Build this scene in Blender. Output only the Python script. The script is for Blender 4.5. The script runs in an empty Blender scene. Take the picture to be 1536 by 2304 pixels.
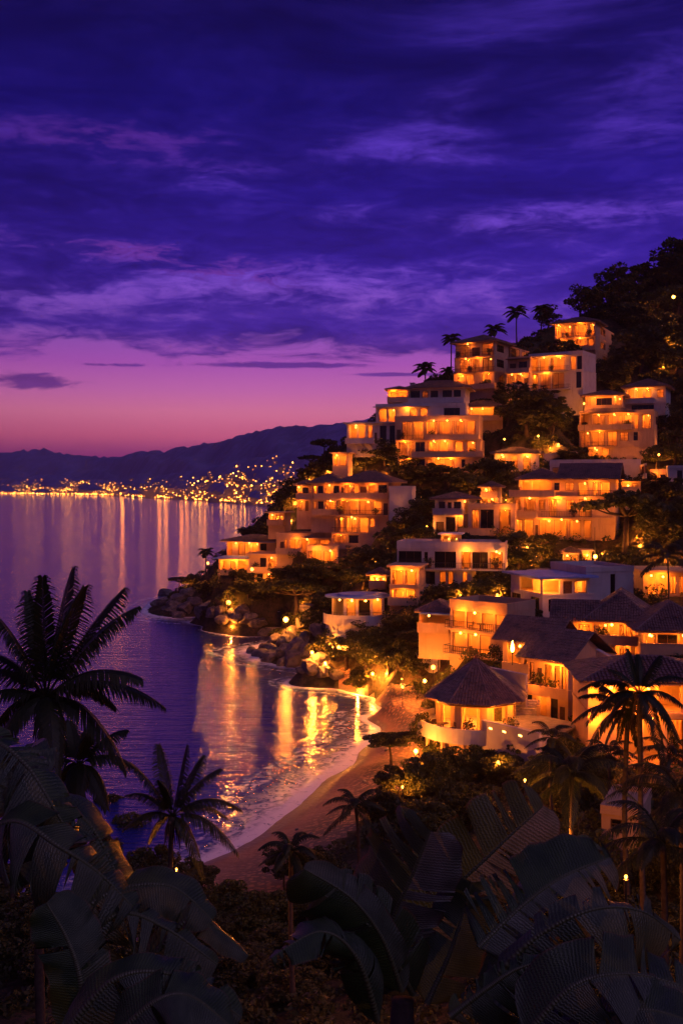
import bpy, math, random
import numpy as np
from mathutils import Vector, Matrix
rnd = random.Random(7)
nrg = np.random.default_rng(11)
PI = math.pi
C = bpy.context.scene.collection
F, CX, HY, CAMH = 2300.0, 768.0, 1100.0, 28.0     # focal length, axis column, horizon row, eye height

def P(px, py, d):
    """point seen at photo pixel px,py at forward distance d"""
    return Vector(((px - CX) * d / F, d, CAMH - (py - HY) * d / F))

def S(px, py, z=0.0):
    """point at height z seen at photo pixel px,py"""
    d = (CAMH - z) * F / (py - HY)
    return Vector(((px - CX) * d / F, d, z))

def lin(r, g, b):
    f = lambda c: (c / 255 / 12.92) if c <= 10 else (((c / 255) + 0.055) / 1.055) ** 2.4
    return (f(r), f(g), f(b), 1.0)

# ------------------------------------------------------------------ mesh builder
class MB:
    def __init__(s):
        s.v, s.f, s.m, s.uv = [], [], [], None
    def add(s, vs, fs, mi=0):
        n = len(s.v)
        s.v.extend(tuple(p) for p in vs)
        s.f.extend(tuple(i + n for i in f) for f in fs)
        s.m.extend([mi] * len(fs))
    def box(s, x0, x1, y0, y1, z0, z1, mi=0):
        if x0 > x1: x0, x1 = x1, x0
        if y0 > y1: y0, y1 = y1, y0
        if z0 > z1: z0, z1 = z1, z0
        if min(x1 - x0, y1 - y0, z1 - z0) < 1e-4: return
        s.add([(x0,y0,z0),(x1,y0,z0),(x1,y1,z0),(x0,y1,z0),(x0,y0,z1),(x1,y0,z1),(x1,y1,z1),(x0,y1,z1)],
              [(0,3,2,1),(4,5,6,7),(0,1,5,4),(1,2,6,5),(2,3,7,6),(3,0,4,7)], mi)
    def fbox(s, T, a0, a1, n0, n1, z0, z1, mi=0):
        p, q = T(a0, n0, z0), T(a1, n1, z1)
        s.box(p[0], q[0], p[1], q[1], p[2], q[2], mi)
    def tube(s, pts, radii, n=8, mi=0, cap=True):
        pts = [Vector(p) for p in pts]
        vs, fs = [], []
        for i, p in enumerate(pts):
            t = (pts[min(i+1, len(pts)-1)] - pts[max(i-1, 0)])
            t = t.normalized() if t.length > 1e-9 else Vector((0,0,1))
            a = t.cross(Vector((0.13, 0.31, 0.94) if abs(t.z) < 0.9 else (1, 0.1, 0))).normalized()
            b = t.cross(a)
            r = radii[i] if hasattr(radii, '__len__') else radii
            for k in range(n):
                w = 2*PI*k/n
                vs.append(p + a*math.cos(w)*r + b*math.sin(w)*r)
        for i in range(len(pts)-1):
            for k in range(n):
                k2 = (k+1) % n
                fs.append((i*n+k, i*n+k2, (i+1)*n+k2, (i+1)*n+k))
        if cap:
            fs.append(tuple(range(n-1, -1, -1)))
            fs.append(tuple((len(pts)-1)*n + k for k in range(n)))
        s.add(vs, fs, mi)
    def prism(s, poly, z0, z1, mi=0):
        n = len(poly)
        vs = [(x, y, z0) for x, y in poly] + [(x, y, z1) for x, y in poly]
        fs = [tuple(range(n-1, -1, -1)), tuple(range(n, 2*n))]
        fs += [(i, (i+1) % n, n + (i+1) % n, n + i) for i in range(n)]
        s.add(vs, fs, mi)
    def lathe(s, prof, n=12, o=(0,0,0), mi=0):
        vs, fs = [], []
        if prof[0][1] > prof[-1][1]: prof = prof[::-1]
        for r, z in prof:
            for k in range(n):
                w = 2*PI*k/n
                vs.append((o[0] + r*math.cos(w), o[1] + r*math.sin(w), o[2] + z))
        for i in range(len(prof)-1):
            for k in range(n):
                k2 = (k+1) % n
                fs.append((i*n+k, i*n+k2, (i+1)*n+k2, (i+1)*n+k))
        s.add(vs, fs, mi)
    def mesh(s, name, mats, smooth=False):
        me = bpy.data.meshes.new(name)
        me.from_pydata(s.v, [], s.f)
        for m in (mats if isinstance(mats, (list, tuple)) else [mats]): me.materials.append(m)
        if any(s.m): me.polygons.foreach_set('material_index', s.m)
        if smooth: me.polygons.foreach_set('use_smooth', [True]*len(me.polygons))
        me.update()
        return me
    def build(s, name, mats, parent=None, smooth=False):
        if not s.f: return None
        o = bpy.data.objects.new(name, s.mesh(name, mats, smooth)); C.objects.link(o)
        if parent: o.parent = parent
        return o

def np_mesh(name, V, Q, mat, smooth=False):
    """V (n,3), Q (m,4) or (m,3) int"""
    me = bpy.data.meshes.new(name)
    V = np.asarray(V, np.float32); Q = np.asarray(Q, np.int32); k = Q.shape[1]
    me.vertices.add(len(V)); me.vertices.foreach_set('co', V.ravel())
    me.loops.add(Q.size); me.loops.foreach_set('vertex_index', Q.ravel())
    me.polygons.add(len(Q)); me.polygons.foreach_set('loop_start', np.arange(len(Q), dtype=np.int32)*k)
    if smooth: me.polygons.foreach_set('use_smooth', np.ones(len(Q), bool))
    for m in (mat if isinstance(mat, (list, tuple)) else [mat]): me.materials.append(m)
    me.update(calc_edges=True); me.validate()
    return me

def link(name, me, parent=None, loc=None):
    o = bpy.data.objects.new(name, me); C.objects.link(o)
    if parent: o.parent = parent
    if loc is not None: o.location = loc
    return o

def tag(o, label=None, cat=None, group=None, kind=None):
    if label: o['label'] = label
    if cat: o['category'] = cat
    if group: o['group'] = group
    if kind: o['kind'] = kind
    return o

def thing(name, label, cat, loc=(0,0,0), rz=0.0, group=None, sc=1.0):
    o = bpy.data.objects.new(name, None); C.objects.link(o)
    o.empty_display_size = 0.3
    o.location = loc; o.rotation_euler = (0, 0, rz); o.scale = (sc,)*3 if not hasattr(sc, '__len__') else sc
    return tag(o, label, cat, group)

KIDS = {}
def copy_tree(o, kids):
    """copy of a thing with copies of its parts (kids: {object: [children]})"""
    c = o.copy(); C.objects.link(c)
    for ch in kids.get(o.name, []):
        d = copy_tree(ch, kids); d.parent = c
    return c

def point(loc, power, col=(1.0, 0.25, 0.02), r=0.12, parent=None):
    L = bpy.data.lights.new('lamp_light', 'POINT'); L.energy = power; L.color = col; L.shadow_soft_size = r
    o = bpy.data.objects.new('lamp_light', L); C.objects.link(o); o.location = loc
    if parent: o.parent = parent
    return o

# ------------------------------------------------------------------ materials
class NT:
    def __init__(s, mat):
        mat.use_nodes = True; s.t = mat.node_tree; s.t.nodes.clear(); s.mat = mat
    def n(s, typ, **kw):
        nd = s.t.nodes.new(typ)
        for k, v in kw.items():
            if k.startswith('i_'):
                key = k[2:]; key = int(key) if key.isdigit() else key.replace('_', ' ')
                s.put(nd.inputs[key], v)
            else: setattr(nd, k, v)
        return nd
    def put(s, sock, v):
        if hasattr(v, 'is_linked') or hasattr(v, 'links'): s.t.links.new(v, sock)
        else: sock.default_value = v
    def math(s, op, a, b=0.0, c=None, clamp=False):
        nd = s.t.nodes.new('ShaderNodeMath'); nd.operation = op; nd.use_clamp = clamp
        s.put(nd.inputs[0], a); s.put(nd.inputs[1], b)
        if c is not None: s.put(nd.inputs[2], c)
        return nd.outputs[0]
    def mix(s, fac, a, b):
        nd = s.t.nodes.new('ShaderNodeMix'); nd.data_type = 'RGBA'
        s.put(nd.inputs[0], fac); s.put(nd.inputs[6], a); s.put(nd.inputs[7], b)
        return nd.outputs[2]
    def sstep(s, x, a, b):
        nd = s.t.nodes.new('ShaderNodeMapRange'); nd.interpolation_type = 'SMOOTHSTEP'
        s.put(nd.inputs[0], x); nd.inputs[1].default_value = a; nd.inputs[2].default_value = b
        return nd.outputs[0]
    def noise(s, vec, scale, detail=4, rough=0.5, dist=0.0, out=0):
        nd = s.t.nodes.new('ShaderNodeTexNoise'); s.put(nd.inputs['Vector'], vec) if vec is not None else None
        nd.inputs['Scale'].default_value = scale; nd.inputs['Detail'].default_value = detail
        nd.inputs['Roughness'].default_value = rough; nd.inputs['Distortion'].default_value = dist
        return nd.outputs[out]
    def mapping(s, vec, sc=(1,1,1), loc=(0,0,0), rot=(0,0,0)):
        nd = s.t.nodes.new('ShaderNodeMapping'); s.put(nd.inputs[0], vec)
        nd.inputs['Location'].default_value = loc; nd.inputs['Rotation'].default_value = rot; nd.inputs['Scale'].default_value = sc
        return nd.outputs[0]
    def bump(s, h, strength=0.5, dist=0.1):
        nd = s.t.nodes.new('ShaderNodeBump'); s.put(nd.inputs['Height'], h)
        nd.inputs['Strength'].default_value = strength; nd.inputs['Distance'].default_value = dist
        return nd.outputs[0]
    def out(s, sh, vol=None):
        o = s.t.nodes.new('ShaderNodeOutputMaterial')
        if sh is not None: s.t.links.new(sh, o.inputs[0])
        if vol is not None: s.t.links.new(vol, o.inputs[1])
        return s.mat

def mk(name):
    return NT(bpy.data.materials.new(name))

def principled(t, col, rough=0.7, normal=None, spec=0.3, metal=0.0):
    b = t.n('ShaderNodeBsdfPrincipled')
    t.put(b.inputs['Base Color'], col); t.put(b.inputs['Roughness'], rough)
    b.inputs['Specular IOR Level'].default_value = spec; b.inputs['Metallic'].default_value = metal
    if normal is not None: t.put(b.inputs['Normal'], normal)
    return b

def mat_plaster(name, col, dirt=0.5):
    t = mk(name); g = t.n('ShaderNodeNewGeometry').outputs['Position']
    n1 = t.noise(g, 0.5, 5, 0.65); n2 = t.noise(t.mapping(g, (1.6, 1.6, 0.25)), 1.0, 5, 0.6); n3 = t.noise(g, 14, 3)
    c = t.mix(t.sstep(n2, 0.5, 0.75), col + (1,), tuple(x*(1-dirt*0.55) for x in col) + (1,))
    c = t.mix(t.sstep(n1, 0.4, 0.7), c, tuple(x*y for x, y in zip(col, (0.86, 0.82, 0.78))) + (1,))
    return t.out(principled(t, c, 0.85, t.bump(n3, 0.25, 0.02), 0.15).outputs[0])

def mat_plain(name, col, rough=0.6, spec=0.3, nscale=3.0, var=0.35, bumpd=0.02, metal=0.0):
    t = mk(name); g = t.n('ShaderNodeTexCoord').outputs['Object']
    oi = t.n('ShaderNodeObjectInfo').outputs['Random']
    n = t.noise(g, nscale, 5, 0.6)
    f = t.math('ADD', t.math('MULTIPLY', t.sstep(n, 0.3, 0.7), 0.7), t.math('MULTIPLY', oi, 0.3))
    c = t.mix(f, tuple(x*(1-var) for x in col) + (1,), tuple(min(1, x*(1+var)) for x in col) + (1,))
    return t.out(principled(t, c, rough, t.bump(n, 0.4, bumpd), spec, metal).outputs[0])

M = {}
M['white'] = mat_plaster('white_plaster', (0.56, 0.50, 0.46))
M['cream'] = mat_plaster('cream_plaster', (0.54, 0.36, 0.22))
M['ochre'] = mat_plaster('ochre_plaster', (0.55, 0.36, 0.2))
M['stone'] = mat_plain('pale_stone', (0.4, 0.34, 0.28), 0.9, 0.15, 2.5, 0.4, 0.06)
M['slab'] = mat_plain('terrace_concrete', (0.3, 0.27, 0.26), 0.85, 0.2, 1.5, 0.3)
M['wood'] = mat_plain('dark_wood', (0.09, 0.045, 0.025), 0.55, 0.3, 6, 0.4)
M['metal'] = mat_plain('dark_metal', (0.03, 0.028, 0.028), 0.45, 0.4, 5, 0.3)
M['shutter'] = mat_plain('brown_shutter', (0.06, 0.032, 0.022), 0.5, 0.35, 4, 0.5)
M['cloth'] = mat_plain('canvas_awning', (0.22, 0.3, 0.55), 0.7, 0.2, 1.2, 0.25)
M['whitecloth'] = mat_plain('white_canvas', (0.68, 0.66, 0.68), 0.75, 0.2, 1.2, 0.15)
M['pot'] = mat_plain('clay_pot', (0.25, 0.11, 0.06), 0.8, 0.2, 4, 0.3)
M['rock'] = None

def mat_tile():
    t = mk('clay_roof_tiles'); g = t.n('ShaderNodeNewGeometry').outputs['Position']
    v = t.n('ShaderNodeTexVoronoi'); t.put(v.inputs['Vector'], t.mapping(g, (3.0, 3.0, 4.0))); v.inputs['Scale'].default_value = 1.0
    n = t.noise(g, 0.7, 5, 0.65)
    c = t.mix(v.outputs['Distance'], (0.15, 0.075, 0.055, 1), (0.27, 0.16, 0.125, 1))
    c = t.mix(t.sstep(n, 0.45, 0.7), c, (0.09, 0.06, 0.055, 1))
    c = t.mix(t.sstep(t.noise(g, 2.6, 4, 0.7), 0.62, 0.72), c, (0.26, 0.2, 0.18, 1))
    return t.out(principled(t, c, 0.55, t.bump(t.noise(g, 9, 3), 0.5, 0.03), 0.45).outputs[0])
M['tile'] = mat_tile()

def mat_glass():
    t = mk('window_glass')
    fr = t.n('ShaderNodeFresnel'); fr.inputs[0].default_value = 1.45
    tr = t.n('ShaderNodeBsdfTransparent'); tr.inputs[0].default_value = (0.93, 0.94, 0.93, 1)
    gl = t.n('ShaderNodeBsdfGlossy'); gl.inputs['Roughness'].default_value = 0.03
    m = t.n('ShaderNodeMixShader'); t.put(m.inputs[0], fr.outputs[0]); t.put(m.inputs[1], tr.outputs[0]); t.put(m.inputs[2], gl.outputs[0])
    return t.out(m.outputs[0])
M['glass'] = mat_glass()
M['darkglass'] = mat_plain('unlit_glass', (0.012, 0.010, 0.012), 0.08, 0.5, 2, 0.3, 0.002)

def mat_curtain():
    t = mk('sheer_curtain'); g = t.n('ShaderNodeTexCoord').outputs['Object']
    n = t.noise(t.mapping(g, (9, 9, 0.4)), 1.0, 3)
    c = t.mix(n, (0.5, 0.3, 0.14, 1), (0.85, 0.66, 0.42, 1))
    a = t.n('ShaderNodeBsdfDiffuse'); t.put(a.inputs[0], c)
    b = t.n('ShaderNodeBsdfTranslucent'); t.put(b.inputs[0], c)
    m = t.n('ShaderNodeMixShader'); m.inputs[0].default_value = 0.65; t.put(m.inputs[1], a.outputs[0]); t.put(m.inputs[2], b.outputs[0])
    return t.out(m.outputs[0])
M['curtain'] = mat_curtain()

def mat_leaf(name, c0, c1, spec=0.3, rough=0.5, trans=0.3):
    t = mk(name); g = t.n('ShaderNodeNewGeometry'); oi = t.n('ShaderNodeObjectInfo').outputs['Random']
    f = t.math('ADD', t.math('MULTIPLY', g.outputs['Random Per Island'], 0.6), t.math('MULTIPLY', oi, 0.4))
    c = t.mix(f, c0 + (1,), c1 + (1,))
    b = principled(t, c, rough, None, spec)
    tr = t.n('ShaderNodeBsdfTranslucent'); t.put(tr.inputs[0], c)
    m = t.n('ShaderNodeMixShader'); m.inputs[0].default_value = trans; t.put(m.inputs[1], b.outputs[0]); t.put(m.inputs[2], tr.outputs[0])
    return t.out(m.outputs[0])
M['leaf'] = mat_leaf('broad_leaves', (0.045, 0.06, 0.016), (0.11, 0.12, 0.03))
M['leafd'] = mat_leaf('dark_leaves', (0.035, 0.042, 0.014), (0.085, 0.09, 0.026))
M['palm'] = mat_leaf('palm_leaflets', (0.014, 0.022, 0.008), (0.035, 0.045, 0.014), 0.3, 0.5)
M['bark'] = mat_plain('bark', (0.075, 0.055, 0.042), 0.9, 0.15, 5, 0.45, 0.05)

def mat_banana():
    t = mk('banana_leaf'); uv = t.n('ShaderNodeUVMap').outputs[0]; g = t.n('ShaderNodeNewGeometry')
    w = t.n('ShaderNodeTexWave', wave_type='BANDS', bands_direction='X'); t.put(w.inputs['Vector'], uv)
    w.inputs['Scale'].default_value = 20; w.inputs['Distortion'].default_value = 5.0; w.inputs['Detail'].default_value = 3; w.inputs['Detail Scale'].default_value = 1.5
    oi = t.n('ShaderNodeObjectInfo').outputs['Random']
    n = t.noise(t.mapping(uv, (6, 1.5, 1)), 1.0, 4)
    lit_wax = t.n('ShaderNodeAttribute', attribute_name='lit_wax').outputs['Fac']  # pale waxy bloom that also paints light onto chosen leaf halves
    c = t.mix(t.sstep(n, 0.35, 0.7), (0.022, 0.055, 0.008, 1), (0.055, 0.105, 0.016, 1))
    lit_wax_col = t.mix(n, (0.15, 0.16, 0.12, 1), (0.34, 0.34, 0.28, 1))
    c = t.mix(t.math('MULTIPLY', lit_wax, t.math('ADD', 0.45, t.math('MULTIPLY', t.sstep(n, 0.3, 0.7), 0.55))), c, lit_wax_col)
    c = t.mix(t.math('MULTIPLY', oi, 0.25), c, (0.11, 0.085, 0.04, 1))
    c = t.mix(t.math('MULTIPLY', t.math('MULTIPLY', t.sstep(w.outputs[0], 0.4, 0.9), t.math('ADD', 0.15, t.math('MULTIPLY', n, 0.8))), t.sstep(t.math('ABSOLUTE', t.n('ShaderNodeSeparateXYZ', i_0=uv).outputs[1]), 0.03, 0.12)), c, (0.010, 0.02, 0.008, 1))
    sx = t.n('ShaderNodeSeparateXYZ'); t.put(sx.inputs[0], uv)
    edge = t.sstep(t.math('ADD', t.math('ABSOLUTE', sx.outputs[1]), t.math('MULTIPLY', n, 0.25)), 1.05, 1.16)
    c = t.mix(edge, c, (0.13, 0.07, 0.03, 1))
    rib = t.sstep(t.math('ABSOLUTE', sx.outputs[1]), 0.05, 0.02)
    c = t.mix(rib, c, (0.12, 0.13, 0.05, 1))
    b = principled(t, c, t.math('ADD', 0.24, t.math('MULTIPLY', n, 0.25)), t.bump(w.outputs[0], 0.4, 0.01), 0.55)
    tr = t.n('ShaderNodeBsdfTranslucent'); t.put(tr.inputs[0], c)
    m = t.n('ShaderNodeMixShader'); m.inputs[0].default_value = 0.2; t.put(m.inputs[1], b.outputs[0]); t.put(m.inputs[2], tr.outputs[0])
    return t.out(m.outputs[0])
M['banana'] = mat_banana()

def mat_rock():
    t = mk('shore_rock'); g = t.n('ShaderNodeNewGeometry').outputs['Position']
    n = t.noise(g, 0.8, 6, 0.65); n2 = t.noise(g, 4, 5, 0.65)
    c = t.mix(t.sstep(n, 0.35, 0.7), (0.09, 0.075, 0.07, 1), (0.24, 0.2, 0.18, 1))
    c = t.mix(t.sstep(n2, 0.5, 0.75), c, (0.05, 0.045, 0.045, 1))
    return t.out(principled(t, c, 0.65, t.bump(t.math('ADD', n, t.math('MULTIPLY', n2, 0.4)), 0.8, 0.25), 0.35).outputs[0])
M['rock'] = mat_rock()

def mat_soil():
    t = mk('hillside_soil'); g = t.n('ShaderNodeNewGeometry').outputs['Position']
    n = t.noise(g, 0.35, 6, 0.65); n2 = t.noise(g, 2.5, 5, 0.7)
    c = t.mix(t.sstep(n, 0.4, 0.65), (0.035, 0.035, 0.018, 1), (0.10, 0.07, 0.045, 1))
    c = t.mix(t.sstep(n2, 0.5, 0.7), c, (0.025, 0.035, 0.012, 1))
    return t.out(principled(t, c, 0.95, t.bump(n2, 0.9, 0.35), 0.1).outputs[0])
M['soil'] = mat_soil()

def mat_sand():
    t = mk('beach_sand'); g = t.n('ShaderNodeNewGeometry').outputs['Position']
    n = t.noise(g, 0.25, 5, 0.6); v = t.n('ShaderNodeTexVoronoi'); t.put(v.inputs['Vector'], g); v.inputs['Scale'].default_value = 2.2
    n2 = t.noise(g, 1.3, 6, 0.7)
    sx = t.n('ShaderNodeSeparateXYZ'); t.put(sx.inputs[0], g)
    c = t.mix(t.sstep(n, 0.35, 0.7), (0.34, 0.17, 0.10, 1), (0.46, 0.25, 0.15, 1))
    peb = t.math('MULTIPLY', t.sstep(t.math('ADD', v.outputs['Distance'], t.math('MULTIPLY', n2, 0.5)), 0.55, 0.75), t.sstep(sx.outputs[2], 0.5, 1.6))
    c = t.mix(peb, c, (0.14, 0.09, 0.07, 1))
    wet = t.sstep(sx.outputs[2], 0.75, 0.2)
    c = t.mix(wet, c, (0.15, 0.095, 0.075, 1))
    rough = t.math('SUBTRACT', 0.9, t.math('MULTIPLY', wet, 0.45))
    h = t.math('ADD', t.math('MULTIPLY', n2, 0.7), t.math('MULTIPLY', v.outputs['Distance'], 0.5))
    return t.out(principled(t, c, rough, t.bump(h, t.math('SUBTRACT', 1.0, t.math('MULTIPLY', wet, 0.85)) if False else 0.6, 0.18), 0.3).outputs[0])
M['sand'] = mat_sand()

def mat_emit(name, col, strength, sampling='AUTO'):
    t = mk(name); e = t.n('ShaderNodeEmission'); e.inputs[0].default_value = col + (1,); e.inputs[1].default_value = strength
    m = t.out(e.outputs[0]); m.cycles.emission_sampling = sampling
    return m
M['bulb'] = mat_emit('lamp_bulb', (1.0, 0.42, 0.07), 12.0, 'NONE')
def mat_globe(name, col, strength):
    """thin frosted glass globe: the bulb inside shines through it"""
    t = mk(name); e = t.n('ShaderNodeEmission'); e.inputs[0].default_value = col + (1,); e.inputs[1].default_value = strength
    tr = t.n('ShaderNodeBsdfTransparent'); m = t.n('ShaderNodeMixShader'); m.inputs[0].default_value = 0.25
    t.put(m.inputs[1], tr.outputs[0]); t.put(m.inputs[2], e.outputs[0]); r = t.out(m.outputs[0]); r.cycles.emission_sampling = 'NONE'; return r
M['globe'] = mat_globe('lamp_globe', (1.0, 0.32, 0.035), 30.0)
M['bright'] = mat_globe('floodlight_globe', (1.0, 0.32, 0.035), 60.0)
M['flame'] = mat_emit('torch_flame', (1.0, 0.33, 0.04), 60.0, 'FRONT')
# ------------------------------------------------------------------ roofs
def tile_face(mb, P0, P1, Q0, Q1, sp=0.3, jit=0.03, mi=0):
    """one roof plane covered with rows of barrel tiles: eave P0-P1, upper edge Q0-Q1"""
    P0, P1, Q0, Q1 = map(Vector, (P0, P1, Q0, Q1))
    mb.add([P0, P1, Q1, Q0] if (Q1-Q0).length > 1e-3 else [P0, P1, Q0], [(0,1,2,3)] if (Q1-Q0).length > 1e-3 else [(0,1,2)], mi)
    e = (P1 - P0); L = e.length; e.normalize()
    up = (Q0 + Q1)/2 - (P0 + P1)/2; up = up - e*up.dot(e); H = up.length; s = up.normalized()
    nrm = e.cross(s)
    if nrm.z < 0: nrm = -nrm
    q0, q1 = (Q0-P0).dot(e), (Q1-P0).dot(e)
    n = max(2, int(L/sp)); w = L/n
    for i in range(n):
        a = (i+0.5)*w
        h = H*a/q0 if a < q0 else (H*(L-a)/max(1e-6, L-q1) if a > q1 else H)
        if h < 0.25: continue
        k = max(1, int(h/max(0.42, sp*1.3))); st = h/k
        vs, fs = [], []
        ja = rnd.gauss(0, jit*0.4)
        for j in range(k):
            ja2 = rnd.gauss(0, jit*0.4); jz = abs(rnd.gauss(0, jit)); jl = rnd.gauss(0, jit*1.2)
            b = len(vs)
            for t, lift in ((j*st - 0.05 + jl, 0.05 + jz), ((j+1)*st, 0.012 + jz*0.4)):
                for x, z in ((-0.47, 0.0), (-0.26, 0.30), (0.26, 0.30), (0.47, 0.0)):
                    vs.append(P0 + e*(a + x*w + ja2) + s*t + nrm*(z*w + lift))
            fs += [(b+c, b+c+1, b+c+5, b+c+4) for c in range(3)] + [(b, b+1, b+2, b+3)]
        mb.add(vs, fs, mi)

def hip_roof(mb, x0, x1, y0, y1, z, h, sp=0.3, ov=0.7):
    x0 -= ov; x1 += ov; y0 -= ov; y1 += ov
    W, D = x1-x0, y1-y0
    if W >= D:
        a, b = (x0 + D*0.5, (y0+y1)/2, z+h), (x1 - D*0.5, (y0+y1)/2, z+h)
        fr, bk, lf, rt = (a, b), (b, a), (a, a), (b, b)
    else:
        a, b = ((x0+x1)/2, y0 + W*0.5, z+h), ((x0+x1)/2, y1 - W*0.5, z+h)
        fr, bk, lf, rt = (a, a), (b, b), (b, a), (a, b)
    c = [(x0,y0,z), (x1,y0,z), (x1,y1,z), (x0,y1,z)]
    tile_face(mb, c[0], c[1], *fr, sp); tile_face(mb, c[1], c[2], *rt, sp)
    tile_face(mb, c[2], c[3], *bk, sp); tile_face(mb, c[3], c[0], *lf, sp)
    mb.tube([a, b], sp*0.42, 6)
    for q, r in ((c[0], a), (c[1], b if W >= D else a), (c[2], b), (c[3], a if W >= D else b)):
        mb.tube([Vector(q)*0.98 + Vector(r)*0.02 + Vector((0,0,.06)), r], sp*0.36, 6)
    return (x0, x1, y0, y1)

def gable_roof(mb, x0, x1, y0, y1, z, h, axis='x', sp=0.3, ov=0.7):
    x0 -= ov; x1 += ov; y0 -= ov; y1 += ov
    if axis == 'x':
        a, b = (x0, (y0+y1)/2, z+h), (x1, (y0+y1)/2, z+h)
        tile_face(mb, (x0,y0,z), (x1,y0,z), a, b, sp); tile_face(mb, (x1,y1,z), (x0,y1,z), b, a, sp)
    else:
        a, b = ((x0+x1)/2, y0, z+h), ((x0+x1)/2, y1, z+h)
        tile_face(mb, (x1,y0,z), (x1,y1,z), a, b, sp); tile_face(mb, (x0,y1,z), (x0,y0,z), b, a, sp)
    mb.tube([a, b], sp*0.42, 6)

# ------------------------------------------------------------------ houses
POW = 330
FOOT = []         # (world corner points, base z) of every house, for the ground below it
REG = {}
PADS = []         # level pads under the houses
HBOX = []         # photo boxes of houses: trees that grow by themselves keep clear of them
LAMPM = []
def ceiling_lamp_mesh():
    if not LAMPM:
        b = MB(); b.lathe([(0.0, 0.14), (0.11, 0.07), (0.15, -0.04), (0.09, -0.14), (0, -0.16)], 8); LAMPM.append(b.mesh('ceiling_lamp', M['bulb'], True))
    return LAMPM[0]
WARM = (1.0, 0.225, 0.014)

def wall_open(mb, T, a0, a1, z0, z1, ops, th=0.25, mi=0):
    x = a0
    for (b0, b1, c0, c1) in sorted(ops):
        if b0 > x: mb.fbox(T, x, b0, 0, th, z0, z1, mi)
        if c0 > z0: mb.fbox(T, b0, b1, 0, th, z0, c0, mi)
        if c1 < z1: mb.fbox(T, b0, b1, 0, th, c1, z1, mi)
        x = b1
    if x < a1: mb.fbox(T, x, a1, 0, th, z0, z1, mi)

def arch_fill(mb, T, b0, b1, z1, th=0.25):
    r = (b1-b0)/2; m = (b0+b1)/2; n = 6
    for sgn in (-1, 1):
        pts = [(m + sgn*r, z1)] + [(m + sgn*r*math.cos(w), z1 - r + r*math.sin(w)) for w in [PI/2*i/n for i in range(n+1)]]
        vs = [T(a, 0, z) for a, z in pts] + [T(a, th, z) for a, z in pts]
        k = len(pts)
        mb.add(vs, [tuple(range(k)), tuple(range(2*k-1, k-1, -1))] + [(i, (i+1) % k, k+(i+1) % k, k+i) for i in range(k)])

def window(root, T, b0, b1, c0, c1, typ):
    w, h = b1-b0, c1-c0
    if typ in 'Oo': return
    fr = MB(); t = 0.07
    fr.fbox(T, b0, b0+t, 0.06, 0.16, c0, c1); fr.fbox(T, b1-t, b1, 0.06, 0.16, c0, c1)
    fr.fbox(T, b0+t, b1-t, 0.06, 0.16, c1-t, c1); fr.fbox(T, b0+t, b1-t, 0.06, 0.16, c0, c0+t)
    n = max(1, round(w/1.3)) if typ in 'LlDA' else max(1, round(w/0.9))
    for i in range(1, n): fr.fbox(T, b0+w*i/n-0.03, b0+w*i/n+0.03, 0.07, 0.15, c0+t, c1-t)
    if typ in 'WwA': fr.fbox(T, b0+t, b1-t, 0.075, 0.145, c0+h*0.6-0.02, c0+h*0.6+0.02)
    if typ == 'd':
        fr.fbox(T, b0+t, b1-t, 0.09, 0.14, c0+t, c1-t)
        o = fr.build('door', M['wood'], root)
        k = MB(); k.fbox(T, b1-t-0.16, b1-t-0.1, 0.03, 0.09, c0+0.95, c0+1.1); k.build('handle', M['metal'], o)
        return
    o = fr.build('window', M['wood'], root)
    p = MB(); p.add([T(b0+t, .11, c0+t), T(b1-t, .11, c0+t), T(b1-t, .11, c1-t), T(b0+t, .11, c1-t)], [(0,1,2,3)])
    p.build('pane', M['darkglass'] if typ in 'Dw' else M['glass'], o)
    if typ in 'Dw':
        s = MB(); n = max(1, round(w/0.7))
        for i in range(n): s.fbox(T, b0+w*i/n+0.02, b0+w*(i+1)/n-0.02, 0.17, 0.21, c0+t, c1-t)
        s.build('shutter', M['shutter'], o)
    else:
        def drape(a0, a1):
            c = MB()
            n = max(3, int((a1-a0)/0.11)); vs = []; ph = rnd.random()*6
            for i in range(n+1):
                a = a0 + (a1-a0)*i/n; d = 0.3 + 0.07*math.sin(i*1.9+ph)
                vs += [T(a, d, c0+0.03), T(a, d, c1+0.05)]
            c.add(vs, [(2*i, 2*i+2, 2*i+3, 2*i+1) for i in range(n)]); c.build('curtain', M['curtain'], o)
        if typ == 'l': drape(b0+0.02, b1-0.02)
        else:
            k = rnd.choice((0.16, 0.2, 0.28)); r = rnd.random()
            if r < 0.75 or typ == 'W': drape(b0+0.02, b0+w*k)
            if r > 0.25 or typ == 'W': drape(b1-w*k, b1-0.02)

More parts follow.
